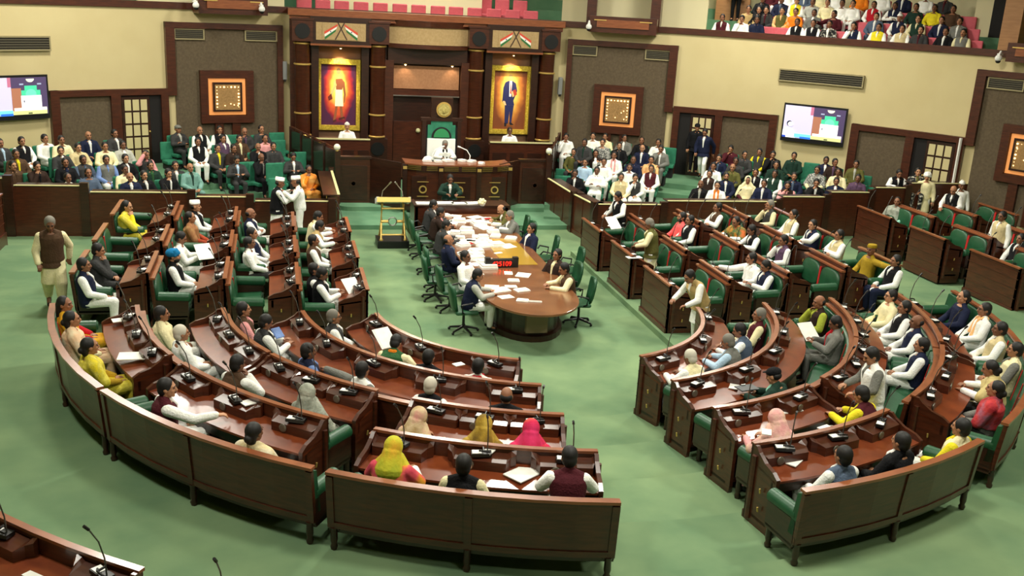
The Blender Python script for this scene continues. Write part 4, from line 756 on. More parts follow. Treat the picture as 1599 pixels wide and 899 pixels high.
def hand(m, W, H, side):
    d = (H-W).normalized(); up = Vector((0, 0, 1)); a = d.cross(up); a = a if a.length > .1 else Vector((1, 0, 0)); a.normalize(); n = a.cross(d).normalized()
    if n.z < 0: n = -n
    c = W+d*.045; r = Vector
    for k in range(4):
        o_ = (k-1.5)*.02; cap(m, W+d*.0+a*o_*.5, .017, W+d*.085+a*o_, .0125, 8); L_ = (.068, .076, .072, .056)[k]
        p1 = W+d*.088+a*o_*1.05; p2 = p1+(d*.8-n*.45).normalized()*L_*.5; p3 = p2+(d*.45-n*.85).normalized()*L_*.5
        cap(m, p1, .0105, p2, .0095, 8); cap(m, p2, .0095, p3, .008, 8)
    th = a*side; p1 = W+d*.03+th*.03; p2 = p1+(d*.6+th*.6-n*.2).normalized()*.04; p3 = p2+(d*.9+th*.05-n*.35).normalized()*.03
    cap(m, p1, .014, p2, .0115, 8); cap(m, p2, .0115, p3, .0095, 8)
def headM(P):
    yaw, pit = P['head']; return Matrix.Translation(P['hc']) @ Matrix.Scale(1.1, 4) @ Matrix.Rotation(-yaw, 4, 'Z') @ Matrix.Rotation(-pit-P['lean']*.3, 4, 'X')
def headmesh(m, M):
    t = MB(); t.sph((0, -.005, .025), (.074, .094, .095), 20, 14); t.sph((0, .022, -.045), (.056, .066, .066), 16, 10); t.sph((0, .066, -.088), (.026, .022, .02), 10, 8)
    cap(t, (0, .088, .02), .010, (0, .108, -.022), .016); t.sph((0, .1, -.028), (.021, .013, .010), 10, 8); t.sph((0, .078, .033), (.056, .02, .012), 14, 8)
    for s_ in (-1, 1): t.sph((s_*.076, -.012, -.005), (.010, .020, .032), 8, 8); t.sph((s_*.036, .064, -.022), (.022, .02, .02), 8, 8)
    t.sph((0, .086, -.055), (.024, .010, .010), 10, 6); t.v = [M @ v for v in t.v]; m.add(t.v, t.f)
def get(key, fn):
    if key not in CACHE: CACHE[key] = fn()
    return CACHE[key]
def body(pn):
    def f():
        P = POSES[pn]; m = MB(); torso(m, P, -.012); cap(m, P['sp'](.45), .058, P['hc']-Vector((0, .02, .04)), .052); cap(m, P['sp'](.44, 0, -.12), .05, P['sp'](.5), .05); cap(m, P['sp'](.44, 0, .12), .05, P['sp'](.5), .05); arms(m, P, 0); headmesh(m, headM(P))
        for (a, k, c, t) in P['legs']: cap(m, a, .08, k, .058); cap(m, k, .056, c, .038); cap(m, c, .036, t, .03)
        me = remesh(m, .0105, 3, 'body_'+pn)
        h = MB()
        for i, (S, E, W, H) in enumerate(P['arms']): hand(h, W, H, 1 if i == 0 else -1); cap(h, W-(H-W).normalized()*.05, .027, W+(H-W).normalized()*.02, .024)
        hm = remesh(h, .0058, 1); bm = bmesh.new(); bm.from_mesh(me); bm.from_mesh(hm); bm.to_mesh(me); bm.free()
        for p in me.polygons: p.use_smooth = True
        return me
    return get(('body', pn), f)
def skirtring(m, P, e, zb):
    h = P['hip']; loft(m, [((0, 0, h+.1), .15+e, .115+e, 0), ((0, 0, h-.05), .175+e, .135+e, 0), ((0, .01, (h+zb)/2), .19+e, .15+e, 0), ((0, .01, zb), .21+e, .17+e, 0)])
def seatlap(m, P, e, kn=1.0):
    for (a, k, c, t) in P['legs']: cap(m, a, .095+e, a+(k-a)*kn, .076+e)
    a, b = P['legs'][0], P['legs'][1]; cap(m, (a[0]+b[0])/2+Vector((0, .08, .02)), .08+e, (a[1]+b[1])/2*kn+(a[0]+b[0])/2*(1-kn)-Vector((0, .03, .0)), .065+e)
def garment(kind, pn):
    def f():
        P = POSES[pn]; m = MB(); st = P['stand']
        if kind == 'kurta':
            torso(m, P, .012, h1=.49); arms(m, P, .017)
            if st: skirtring(m, P, .0, .52)
            else: seatlap(m, P, .0, .95)
        elif kind == 'shirt': torso(m, P, .010, h1=.49); arms(m, P, .013)
        elif kind == 'vest':
            torso(m, P, .026, h1=.48)
            for s_ in (-1, 1): cap(m, P['sp'](.43, 0, s_*.155), .074, P['sp'](.48, 0, s_*.04), .07)
            cap(m, P['sp'](.5, .0), .066, P['sp'](.53, -.005), .062)
            if st: skirtring(m, P, .012, .8)
            cap(m, P['sp'](.42, -.05, -.06), .075, P['sp'](.42, -.05, .06), .075)
        elif kind == 'jacket':
            torso(m, P, .026, h1=.49); arms(m, P, .021); cap(m, P['sp'](.5, -.01), .066, P['sp'](.525, -.01), .064)
            if st: skirtring(m, P, .008, .76)
            else: seatlap(m, P, -.005, .3)
        elif kind in ('trousers', 'pyjama'):
            e = .012 if kind == 'trousers' else .024; loft(m, [(P['sp'](-.09), .14+e, .115+e, -P['lean']), (P['sp'](.02), .15+e, .11+e, -P['lean']), (P['sp'](.08), .14+e, .105+e, -P['lean'])])
            for (a, k, c, t) in P['legs']: cap(m, a, .086+e, k, .062+e); cap(m, k, .062+e, c+Vector((0, 0, .02)), (.044 if kind == 'trousers' else .04)+e)
        elif kind == 'dhoti':
            skirtring(m, P, .01, .5)
            for (a, k, c, t) in P['legs']: cap(m, a, .12, k, .11); cap(m, k, .11, c+Vector((0, 0, .06)), .07)
        elif kind == 'shoes':
            for (a, k, c, t) in P['legs']: cap(m, c+Vector((0, -.02, -.05)), .042, t+Vector((0, 0, .0)), .038); cap(m, c, .045, c-Vector((0, 0, .05)), .045)
        elif kind == 'shirt_front': cap(m, P['sp'](.51, .06), .035, P['sp'](.42, .125), .046); cap(m, P['sp'](.42, .125), .046, P['sp'](.17, .155), .016)
        elif kind == 'tie': cap(m, P['sp'](.48, .12), .012, P['sp'](.22, .166), .02)
        elif kind == 'placket': cap(m, P['sp'](.51, .06), .03, P['sp'](.42, .135), .03); cap(m, P['sp'](.42, .135), .03, P['sp'](.32, .15), .01)
        elif kind == 'sari':
            torso(m, P, .034, h1=.475); arms(m, P, .026, 1); cap(m, P['sp'](.46, .02, -.1), .06, P['sp'](.1, .1, .08), .07); cap(m, P['sp'](.47, -.02, .09), .06, P['sp'](.1, -.06, .1), .08)
            if st: skirtring(m, P, .03, .3); skirtring(m, P, .04, .08)
            else:
                seatlap(m, P, .02, 1.0); (a, k, c, t), (a2, k2, c2, t2) = P['legs']
                loft(m, [((0, k.y-.02, k.z+.05), .2, .08, 0), ((0, k.y+.0, k.z-.05), .22, .09, 0), ((0, c.y+.02, .12), .23, .11, 0)])
        elif kind == 'shawl':
            torso(m, P, .045, h0=.05, h1=.475); arms(m, P, .036, 1); cap(m, P['sp'](.47, .05, -.1), .05, P['sp'](.2, .12, .06), .06); cap(m, P['sp'](.5, -.02), .09, P['sp'](.44, -.02), .12)
        elif kind == 'muffler':
            cap(m, P['sp'](.5, .02, -.05), .04, P['sp'](.5, .02, .05), .04); cap(m, P['sp'](.5, -.04, -.04), .045, P['sp'](.5, -.04, .04), .045); cap(m, P['sp'](.48, .09, -.05), .036, P['sp'](.15, .155, -.06), .03); cap(m, P['sp'](.48, .09, .05), .036, P['sp'](.2, .155, .055), .03)
        elif kind == 'belt': torso(m, P, .018, h0=-.09, h1=.1); m = MB(); loft(m, [(P['sp'](.02), .172, .13, 0), (P['sp'](.06), .168, .126, 0)])
        return remesh(m, .0125 if kind not in ('shirt_front', 'tie', 'placket', 'belt') else .007, 5 if kind in ('sari', 'shawl', 'kurta', 'dhoti', 'pyjama') else 3, kind+'_'+pn)
    return get((kind, pn), f)
def headgear(kind):
    def f():
        m = MB()
        if kind == 'short': m.sph((0, -.018, .038), (.085, .097, .099), 18, 12); m.sph((0, -.05, -.012), (.078, .06, .08), 14, 10)
        elif kind == 'bald': m.sph((0, -.045, .005), (.082, .066, .058), 16, 10)
        elif kind == 'woman': m.sph((0, -.022, .036), (.084, .095, .096), 18, 12); m.sph((0, -.065, -.03), (.07, .05, .1), 14, 10); m.sph((0, -.11, -.03), (.045, .04, .045), 12, 10)
        elif kind == 'long': m.sph((0, -.022, .036), (.084, .095, .096), 18, 12); cap(m, (0, -.06, 0), .075, (0, -.1, -.26), .05)
        elif kind == 'turban':
            m.sph((0, -.015, .06), (.108, .122, .085), 18, 12); 
            for i in range(5): cap(m, (-.09+i*.006, .03, .02+i*.02), .022, (0, .095-i*.01, .055+i*.017), .024); cap(m, (.09-i*.006, .03, .03+i*.02), .022, (0, .095-i*.01, .055+i*.017), .024)
        elif kind == 'boat': loft(m, [((0, -.01, .06), .084, .11, 0), ((0, -.01, .1), .074, .112, 0), ((0, -.01, .145), .03, .105, 0)])
        elif kind == 'round': loft(m, [((0, -.01, .055), .086, .105, 0), ((0, -.01, .10), .086, .105, 0), ((0, -.01, .125), .07, .09, 0)])
        elif kind == 'peak': m.sph((0, -.01, .06), (.09, .108, .07), 18, 12); loft(m, [((0, .1, .06), .06, .05, 0), ((0, .1, .072), .055, .045, 0)])
        elif kind == 'scarf':
            m.sph((0, -.03, .03), (.1, .105, .115), 18, 12); m.sph((0, -.05, -.06), (.1, .085, .1), 16, 10); cap(m, (0, -.06, -.04), .1, (0, -.06, -.2), .155); cap(m, (-.07, .01, -.07), .05, (-.14, .0, -.2), .08); cap(m, (.07, .01, -.07), .05, (.14, .0, -.2), .08); cap(m, (0, .03, -.15), .06, (0, .04, -.24), .11)
        elif kind == 'beard': m.sph((0, .035, -.068), (.06, .062, .055), 16, 10)
        elif kind == 'moustache': cap(m, (-.028, .088, -.044), .006, (0, .100, -.038), .009); cap(m, (.028, .088, -.044), .006, (0, .100, -.038), .009)
        elif kind == 'eyes':
            for s_ in (-1, 1): m.sph((s_*.031, .083, .012), (.013, .010, .007), 10, 8)
            return m.mesh('eyes', EYE, 2)
        elif kind == 'brows':
            for s_ in (-1, 1): cap(m, (s_*.014, .096, .036), .0045, (s_*.048, .084, .036), .0035, 6)
            return m.mesh('brows', HAIRM['b'], 2)
        elif kind == 'lips': m.sph((0, .096, -.056), (.021, .006, .006), 10, 6); return m.mesh('lips', LIP, 2)
        elif kind == 'specs':
            for s_ in (-1, 1): m.tube([(s_*.031+.022*math.cos(a), .098, .010+.017*math.sin(a)) for a in lin(0, 2*PI, 14)], .0025, 6); m.tube([(s_*.053, .096, .014), (s_*.076, .0, .012)], .002, 6)
            m.tube([(-.01, .1, .014), (.01, .1, .014)], .002, 6); return m.mesh('spectacles', BLACK, 2)
        return remesh(m, .008, 3, kind)
    return get(('hg', kind), f)
def add(name, me, mt, parent, M=None):
    if me.materials: pass
    elif mt is not None: me.materials.append(mt)
    o = bpy.data.objects.new(name, me); C.objects.link(o); o.parent = parent
    if M is not None: o.matrix_local = M
    if mt is not None: o.material_slots[0].link = 'OBJECT'; o.material_slots[0].material = mt
    return o
NP = [0]
def person(label, loc, rz, pose='lap', outfit='V', c1='white', c2='black', c3=None, hair='b', hg='short', extra='', grp=None, sc_=1.0):
    NP[0] += 1; R_ = random.Random(NP[0]*13)
    t = thing('person', label, 'person', loc, rz, grp); t.scale = (sc_,)*3
    add('body', body(pose), SKIN[R_.choice((0, 0, 1, 1, 2, 3))], t); P = POSES[pose]; HM = headM(P)
    legc = c3 or ('white' if outfit in 'KVW' else 'dgrey')
    mc = (lambda c: cloth(c) if isinstance(c, str) else c)
    if outfit == 'V': add('kurta', garment('kurta', pose), mc(c1), t); add('waistcoat', garment('vest', pose), mc(c2), t); add('kurta_front', garment('placket', pose), mc(c1), t); add('pyjama', garment('pyjama', pose), mc(legc), t)
    elif outfit == 'K': add('kurta', garment('kurta', pose), mc(c1), t); add('pyjama', garment('pyjama', pose), mc(legc), t)
    elif outfit == 'J': add('jacket', garment('jacket', pose), mc(c2), t); add('shirt_front', garment('shirt_front', pose), mc(c1), t); add('trousers', garment('trousers', pose), mc(c3 or c2), t)
    elif outfit == 'S': add('shirt', garment('shirt', pose), mc(c1), t); add('trousers', garment('trousers', pose), mc(legc), t)
    elif outfit == 'W': add('blouse', garment('shirt', pose), mc(c1), t); add('sari', garment('sari', pose), mc(c2), t)
    elif outfit == 'H': add('blouse', garment('kurta', pose), mc(c1), t); add('shawl', garment('shawl', pose), mc(c2), t); add('trousers', garment('pyjama', pose), mc(legc), t)
    elif outfit == 'D': add('kurta', garment('kurta', pose), mc(c1), t); add('waistcoat', garment('vest', pose), mc(c2), t); add('dhoti', garment('dhoti', pose), mc('cream'), t)
    add('shoes', garment('shoes', pose), BLACK, t)
    if hg == 'scarf':
        add('hair', headgear('short'), HAIRM[hair], t, HM); add('head_scarf', headgear('scarf'), (SCARFM.get(c2.name, c2) if not isinstance(c2, str) else cloth(c2)), t, HM)
    elif hg in ('turban', 'boat', 'round', 'peak'):
        add('hair', headgear('bald'), HAIRM[hair], t, HM); add({'turban': 'turban'}.get(hg, 'cap'), headgear(hg), mc(extra.split(',')[0] or 'white'), t, HM)
    else: add('hair', headgear(hg), HAIRM[hair], t, HM)
    add('eyes', headgear('eyes'), None, t, HM); add('eyebrows', headgear('brows'), None, t, HM); add('lips', headgear('lips'), None, t, HM)
    if outfit not in 'WH' and hg not in ('woman', 'long', 'scarf'):
        if 'beard' in extra: add('beard', headgear('beard'), HAIRM[hair], t, HM)
        elif R_.random() < .6: add('moustache', headgear('moustache'), HAIRM[hair], t, HM)
    if 'specs' in extra: add('spectacles', headgear('specs'), None, t, HM)
    if 'muf' in extra: add('scarf', garment('muffler', pose), mc(extra.split('muf:')[1].split(',')[0]), t)
    if 'tie' in extra: add('tie', garment('tie', pose), mc('black'), t)
    if 'belt' in extra: add('belt', garment('belt', pose), BLACK, t)
    return t
def fit(b, t):
    for a_, c_ in (('', ''), (' over ', ' and '), ('balding ', ''), ('dark ', ''), ('light ', ''), (' and white kurta', ''), (' jacket and', ' jacket,'), (' waistcoat and ', ' waistcoat, ')):
        if len((b+t).split()) <= 16: break
        b = b.replace(a_, c_) if a_ else b
    return b
def desc(outfit, c1, c2, hg, extra, hair='b'):
    w_ = 'woman' if outfit in 'W' or hg in ('woman', 'long', 'scarf') else 'man'
    pre = {'bald': 'balding ', 'w': '', }.get(hg, ''); pre = ('white-haired ' if hair == 'w' and hg == 'short' else 'grey-haired ' if hair == 'g' and hg == 'short' else pre)
    if outfit == 'V': s = '%s waistcoat over %s kurta' % (cn(c2), cn(c1))
    elif outfit == 'D': s = '%s waistcoat and cream dhoti' % cn(c2)
    elif outfit == 'K': s = '%s kurta' % cn(c1)
    elif outfit == 'J': s = '%s jacket and %s shirt' % (cn(c2), cn(c1))
    elif outfit == 'S': s = '%s shirt' % cn(c1)
    elif outfit == 'W': s = '%s sari' % (cn(c2) if isinstance(c2, str) else extra.split(';')[-1])
    elif outfit == 'H': s = '%s shawl' % (cn(c2) if isinstance(c2, str) else extra.split(';')[-1])
    return '%s%s in %s' % (pre, w_, s)
ORD = ['first', 'second', 'third', 'fourth', 'fifth', 'sixth', 'seventh', 'eighth', 'ninth', 'tenth', 'eleventh', 'twelfth', 'thirteenth', 'fourteenth', 'fifteenth', 'sixteenth', 'seventeenth', 'eighteenth', 'nineteenth', 'twentieth']
# colourful cloths
MULTI = mat('sari_multi', (206, 190, 50), .85, kind=[(232, 140, 40), (222, 84, 90)], c2=(190, 40, 80), sc_=2.2, bump=.4)
SCARFM = {'sari_multi': mat('scarf_lime', (170, 180, 40), .85, kind=[(200, 190, 40)], c2=(226, 170, 40), sc_=4, bump=.4)}
GOLDP = mat('scarf_gold', (110, 84, 14), .85, kind=[(160, 128, 30)], c2=(200, 170, 70), sc_=5, bump=.4)
PINKP = mat('scarf_magenta', (226, 120, 50), .85, kind=[(206, 20, 70)], c2=(226, 50, 110), sc_=2.2, bump=.4)
TANP = mat('scarf_tan', (170, 140, 90), .85, kind=[(214, 190, 150)], c2=(206, 140, 130), sc_=5, bump=.4)
YELP = mat('sari_yellow', (226, 204, 30), .85, kind=[(206, 190, 60)], c2=(236, 220, 90), sc_=12, bump=.4)
YELO = mat('sari_yellow_orange', (232, 150, 20), .85, kind=[(236, 180, 30)], c2=(70, 130, 50), sc_=1.6, bump=.4)
PPK = mat('scarf_pale_pink', (222, 150, 150), .85, kind=[(232, 180, 170)], c2=(226, 190, 160), sc_=6, bump=.4)
GRYP = mat('shawl_grey', (130, 134, 120), .85, kind=[(160, 164, 150)], c2=(190, 190, 176), sc_=7, bump=.4)
BW = mat('scarf_check', (20, 20, 22), .85, kind=[(30, 30, 30)], c2=(236, 232, 214), sc_=14, bump=.4)
REDP = mat('scarf_red', (160, 24, 44), .85, kind=[(190, 50, 50)], c2=(150, 90, 110), sc_=5, bump=.4)
# ---------------------------------------------------------------- members: px, py of head, row, pose, outfit, colours, hair, headgear, extra, yaw offset, label tail
def U_of(p): return math.hypot(p.x, p.y) if p.y < 0 else abs(p.x)
HZ = 1.215
def member(px_, py_, k, pose, outfit, c1, c2, tail, hg='short', hair='b', extra='', yaw=0, c3=None, desc_=None, dz=0):
    z = TZ(k)+HZ+dz; P = POSES[pose]; p = at(px_, py_, z)
    out = Vector((p.x, p.y, 0)).normalized() if p.y < 0 else Vector((math.copysign(1, p.x), 0, 0))
    face = -out; rz = math.atan2(face.y, face.x)-PI/2+rad(yaw)
    off = Matrix.Rotation(rz, 3, 'Z') @ Vector((P['hc'].x, P['hc'].y, 0)); loc = Vector((p.x-off.x, p.y-off.y, TZ(k)+dz))
    # keep the hips on the seat
    d = U_of(loc); tgt = min(max(d, RK[k]+.86), RK[k]+1.02); loc = loc+out*(tgt-d)
    lab = (desc_ or desc(outfit, c1, c2, hg, extra, hair))+', '+tail
    return person(lab, loc, rz, pose, outfit, c1, c2, c3, hair, hg, extra, 'seated members', 1.0)
M_ = [
 (634,672,4,'desk','W','white',MULTI,'bench at bottom centre','scarf','b','',0,None,'woman in yellow, orange and pink head scarf'),
 (733,700,4,'lap','V','cream','black','back to us on bottom centre bench'),
 (885,680,4,'desk','V','white','maroon','right end of bottom centre bench','short','b','',0,None,None,.1),
 (648,655,3,'desk','W','cream',TANP,'third row left of aisle','scarf','b','',-20,None,'woman in tan and pink head scarf'),
 (755,662,3,'desk','W','gold',GOLDP,'third row left of aisle','scarf','b','',0,None,'woman in olive-gold head scarf'),
 (829,672,3,'desk','W','orange',PINKP,'third row left of aisle','scarf','b','',0,None,'woman in magenta head scarf'),
 (685,588,2,'lap','V','white','black','second row left half','short','w','',0),
 (793,608,2,'lap','J','white','black','second row by centre aisle','bald'),
 (580,568,2,'backL','V','grey','white','arm stretched along desk behind','short','b','',-15),
 (490,543,2,'lap','V','blue','navy','second row left half','short','b','',-15),
 (690,543,1,'lap','J','white','black','front row with back to camera','short'),
 (757,557,1,'lap','K','white','white','front row, red scarf round neck','short','b','muf:red',0,None,'man in white kurta'),
 (630,522,1,'write','V','cream','green','front row reading papers','short','b','muf:orange',25),
 (538,490,1,'lap','V','white','dgrey','left end of front curved row','short','g','specs',-10),
 (398,557,3,'chin','V','white','brown','lower left third row, hand at face','short','b','',10),
 (495,604,3,'lap','W','lgrey',GRYP,'lower left third-row bench end','scarf','b','',0,None,'woman in pale grey head scarf'),
 (252,487,3,'lap','V','cream','cream','far left bend, third row','short','b','',0,None,'dark-haired man in cream waistcoat and kurta'),
 (283,517,3,'lap','K','white','white','far left bend, legs crossed, third row','short','w'),
 (380,480,2,'lap','V','pink','brown','left bend, second row','short'),
 (417,500,2,'read','V','white','dgrey','left bend, looking at phone'),
 (100,472,4,'lapR','W','red',YELO,'far left bench behind others','long','b','',0,None,'woman with green and red top'),
 (112,495,4,'lap','W','cream',mat('sari_cream', (226, 206, 170), .85, kind=[(230, 190, 150)], c2=(232, 222, 196), sc_=4, bump=.4),'middle of far left bench','woman','b','',0,None,'woman in cream and peach sari'),
 (140,537,4,'lap','W','gold',YELP,'near end of far left bench','woman','b','',0,None,'woman in bright yellow sari'),
 (293,592,4,'reachR','V','white','maroon','lower left fourth row, reaching over desk','short','b','',-20),
 (395,672,4,'lap','H','white',mat('shawl_cream', (226, 212, 176), .85, kind=[(220, 200, 150)], c2=(232, 224, 200), sc_=6, bump=.4),'lower left bench','woman','b','',0,None,'woman in flowery cream shawl'),
 (523,335,1,'desk','V','white','cream','front row left wing, farthest back','short','b','muf:tan'),
 (505,350,1,'desk','V','white','tan','front row left wing, bent over desk'),
 (502,373,1,'lap','V','white','brown','front row left wing, middle bench'),
 (491,418,1,'lap','V','white','black','front row left wing, behind paper reader'),
 (520,425,1,'read','V','white','black','front row left wing, reading a paper'),
 (391,331,2,'cross','V','white','navy','second row left wing, arms crossed','bald'),
 (412,362,2,'lap','V','white','navy','second row left wing, middle bench','short','b','',-15),
 (389,377,2,'lap','K','white','white','second row left wing, legs stretched','short','b','',0,'dgrey'),
 (297,337,3,'lap','W','rust',mat('sari_brown', (130, 84, 50), .85, kind=[(150, 100, 60)], c2=(170, 130, 80), sc_=6),'third row left wing','long','b','',0,None,'woman in rust blouse and brown sari'),
 (309,320,3,'lap','V','white','black','third row left wing, white cap','boat','b','white'),
 (282,369,3,'read','K','white','white','third row left wing, reading papers'),
 (271,397,3,'lap','V','white','black','third row left wing, bright blue turban','turban','b','turq,beard'),
 (198,320,4,'chin','W','yellow',YELP,'fourth row left wing, hand at face','long','b','',-10,None,'woman in yellow sari'),
 (141,388,4,'chin','J','white','dgrey','fourth row left wing, hand on chin'),
 (123,411,4,'lap','V','white','navy','fourth row left wing, nearest end'),
 (1065,337,2,'lap','K','salmon','salmon','second row right wing','short','b','beard'),
 (1080,342,2,'lap','V','white','black','second row right wing, next to pink kurta','short','b','',10),
 (1183,401,2,'reachR','K','white','white','second row right wing near curve','short','b','muf:white',10),
 (1211,413,2,'read','V','white','navy','second row right wing, holding phone'),
 (1121,322,3,'cross','V','white','brown','third row right wing, farthest back'),
 (1141,343,3,'desk','H','white',mat('shawl_orange', (200, 100, 40), .85, kind=[(60, 100, 50)], c2=(220, 140, 50), sc_=5),'third row right wing, bowed head','woman','b','',20,None,'woman in orange and green shawl'),
 (1170,356,3,'desk','V','white','black','third row right wing, arms on desk'),
 (1227,373,3,'chin','V','white','purple','third row right wing, near curve'),
 (1211,318,4,'chin','V','cream','dgrey','fourth row right wing, farthest back','short','g'),
 (1239,333,4,'lap','V','white','beige','fourth row right wing, leaning back'),
 (1269,349,4,'reachL','V','white','navy','fourth row right wing, middle bench'),
 (1316,365,4,'cross','V','white','beige','fourth row right wing, arms crossed','short','b','',0,None,'man in beige waistcoat with brown muffler'),
 (1361,388,4,'backL','K','mustard','mustard','arm stretched along bench, fourth row','round','b','mustard',0,None,'man in mustard cap and kurta'),
 (1399,405,4,'lap','V','white','black','fourth row right wing, nearest end','short','b','',0,'navy'),
 (1052,543,1,'desk','V','white','cream','right half, front row aisle end','short','w'),
 (1116,524,1,'desk','V','lblue','grey','right half, front row','short','g'),
 (1134,508,1,'desk','V','white','slate','right half, front row, middle'),
 (1186,489,1,'lap','V','cream','maroon','right half, front row bend','short','g'),
 (1209,582,2,'desk','J','mint','dgreen','second row right half','peak','b','black',10,None,'man in dark cap and green jacket'),
 (1280,469,2,'chin','V','lime','dbrown','second row right bend','bald'),
 (1307,502,2,'read','J','red','grey','second row right bend','short','b','',0,None,'man in grey and red jacket reading papers'),
 (1212,650,3,'desk','W','pink',PPK,'third row right of aisle','scarf','b','',0,None,'woman in pale pink head scarf'),
 (1346,611,3,'desk','V','yellow','maroon','third row right of aisle','short'),
 (1398,460,3,'lap','K','cream','cream','third row right bend, red thread on wrist','short','b','specs'),
 (1426,478,3,'lap','V','white','black','third row right bend','short','b','',0),
 (1435,500,3,'lap','V','white','navy','third row right bend','bald'),
 (1440,536,3,'lap','V','white','navy','lower right third row, coat spread'),
 (1505,461,4,'lap','K','navy','navy','fourth row right bend','woman','b','',0,'navy','woman in navy coat and green scarf'),
 (1541,481,4,'lap','K','white','white','fourth row right bend','short','b','specs,muf:peach',0,None,'man in dark glasses and white kurta'),
 (1562,511,4,'lap','V','white','beige','fourth row right bend, moustached'),
 (1591,544,4,'lap','V','grey','cream','fourth row, far right edge'),
 (1520,565,4,'desk','H','white',mat('shawl_beige', (206, 190, 130), .85, kind=[(190, 170, 110)], c2=(216, 200, 150), sc_=5),'fourth row lower right','woman','b','',0,None,'woman in beige shawl leaning to desk'),
 (1547,602,4,'lap','H','grey',REDP,'fourth row lower right','woman','b','',0,None,'woman in red scarf over grey dress'),
 (1502,664,4,'lap','V','yellow','cream','right end of bottom right bench'),
 (1316,707,4,'lap','V','white','slate','left end of bottom right bench'),
 (1404,684,4,'lap','J','white','black','middle of bottom right bench','short','b','',0),
]
for r in M_:
    (px_, py_, k, pose, outfit, c1, c2, tail), r2 = r[:8], r[8:]; d = dict(zip(('hg', 'hair', 'extra', 'yaw', 'c3', 'desc_', 'dz'), r2)); member(px_, py_, k, pose, outfit, c1, c2, tail, **d)
# head scarves of saree wearers keep the drape material
def placed(px_, py_, zf, rz, pose, outfit, c1, c2, label, hg='short', hair='b', extra='', c3=None, grp=None, sc_=1.0):
    P = POSES[pose]; p = at(px_, py_, zf+P['hc'].z*sc_); off = Matrix.Rotation(rz, 3, 'Z') @ Vector((P['hc'].x, P['hc'].y, 0))*sc_
    return person(label, Vector((p.x-off.x, p.y-off.y, zf)), rz, pose, outfit, c1, c2, c3, hair, hg, extra, grp, sc_)
def turned(x, y): return math.atan2(y, x)-PI/2
# standing members
placed(965, 307, TZ(1), turned(-1, -.35), 'standdesk', 'V', 'white', 'black', 'standing man in black waistcoat holding papers, front right wing')
placed(1014, 350, TZ(1), turned(-.9, .5), 'standdesk', 'V', 'cream', 'olive', 'standing man in olive-brown waistcoat reading at front right desk', 'short', 'g')
placed(1077, 432, TZ(1), turned(-.9, -.2), 'leandesk', 'V', 'white', 'tan', 'man in tan waistcoat bending over front right desk')
placed(1361, 556, TZ(3), turned(-.95, .2), 'standdesk', 'V', 'grey', 'white', 'standing man in white waistcoat with grey sleeves, lower right')
placed(1448, 276, .46, turned(-.6, -.8), 'stand', 'K', 'cream', 'cream', 'standing man in cream kurta and white turban at far right', 'turban', 'b', 'white')
placed(1489, 297, .46, turned(-.8, -.5), 'standdesk', 'V', 'white', 'black', 'standing man in black waistcoat leaning on far right desk', 'bald', 'b', 'muf:dgrey')
placed(1502, 290, .3, turned(-.4, -.9), 'stand', 'S', 'white', 'white', 'man in white uniform and white cap behind far right desks', 'boat', 'b', 'white')
placed(1565, 338, .46, turned(-1, -.2), 'stand', 'V', 'white', 'beige', 'standing man in beige waistcoat at the far right edge', 'short', 'b')
placed(1401, 315, .46, turned(-.7, -.7), 'lap', 'H', 'mint', GRYP, 'grey shawled person seated at inner far right desk', 'woman')
placed(1557, 292, .46, turned(-.8, -.6), 'chin', 'V', 'white', 'grey', 'man in grey waistcoat with folded hands, far right back desk', 'short', 'b', 'beard')
placed(1594, 373, .46, turned(-1, -.1), 'lap', 'V', 'white', 'black', 'seated man in black waistcoat at the right picture edge')
# walking man, marshals, guards
placed(78, 350, .47, turned(.25, -1), 'walk', 'D', 'cream', 'brown', 'grey-haired man in brown waistcoat walking on the left aisle', 'short', 'g', '', None, None, 1.06)
placed(437, 286, .13, turned(1, .2), 'hug', 'V', 'white', 'black', 'man in black waistcoat and white cap greeting the marshal', 'boat', 'b', 'white', None, None, 1.0)
placed(462, 284, .13, turned(-1, .1), 'hug', 'S', 'white', 'white', 'marshal in white uniform and black belt seen from behind', 'boat', 'b', 'white,belt', 'white', None, 1.03)
pg = onw(1089, 199, 18.45); placed(1089, 199, pg.z-POSES['stand']['hc'].z, turned(-.3, -1), 'stand', 'J', 'black', 'black', 'guard in black uniform standing in the right doorway', 'peak', 'b', 'black', None, None)
pg = onw(1101, 207, 17.9); placed(1101, 207, pg.z-POSES['walk']['hc'].z, turned(-.7, -.9), 'walk', 'J', 'white', 'navy', 'man in navy blazer and white trousers at right doorway', 'short', 'b', '', 'white', None)
def onplane(px_, py_, Y): d = rayp(px_, py_); return CAM+d*((Y-CAM.y)/d.y)
def byY(px_, py_, Y, rz, pose, outfit, c1, c2, label, hg='short', hair='b', extra='', c3=None):
    p = onplane(px_, py_, Y); P = POSES[pose]; off = Matrix.Rotation(rz, 3, 'Z') @ Vector((P['hc'].x, P['hc'].y, 0)); return person(label, Vector((p.x-off.x, p.y-off.y, p.z-P['hc'].z)), rz, pose, outfit, c1, c2, c3, hair, hg, extra)
byY(695, 226, 13.55, PI, 'desk', 'J', 'white', 'white', 'presiding officer in white with dark scarf on the green throne', 'short', 'g', 'muf:black,specs', None)
byY(703, 280, 10.35, PI, 'desk', 'J', 'white', 'dgreen', 'clerk in dark green suit and tie below the podium', 'short', 'b', 'tie')
byY(542, 198, 16.45, PI, 'lap', 'S', 'white', 'white', 'guard in white uniform and cap below the left painting', 'boat', 'b', 'white')
byY(796, 205, 16.45, PI, 'lap', 'S', 'white', 'white', 'guard in white uniform below the right painting', 'short', 'b', 'specs')
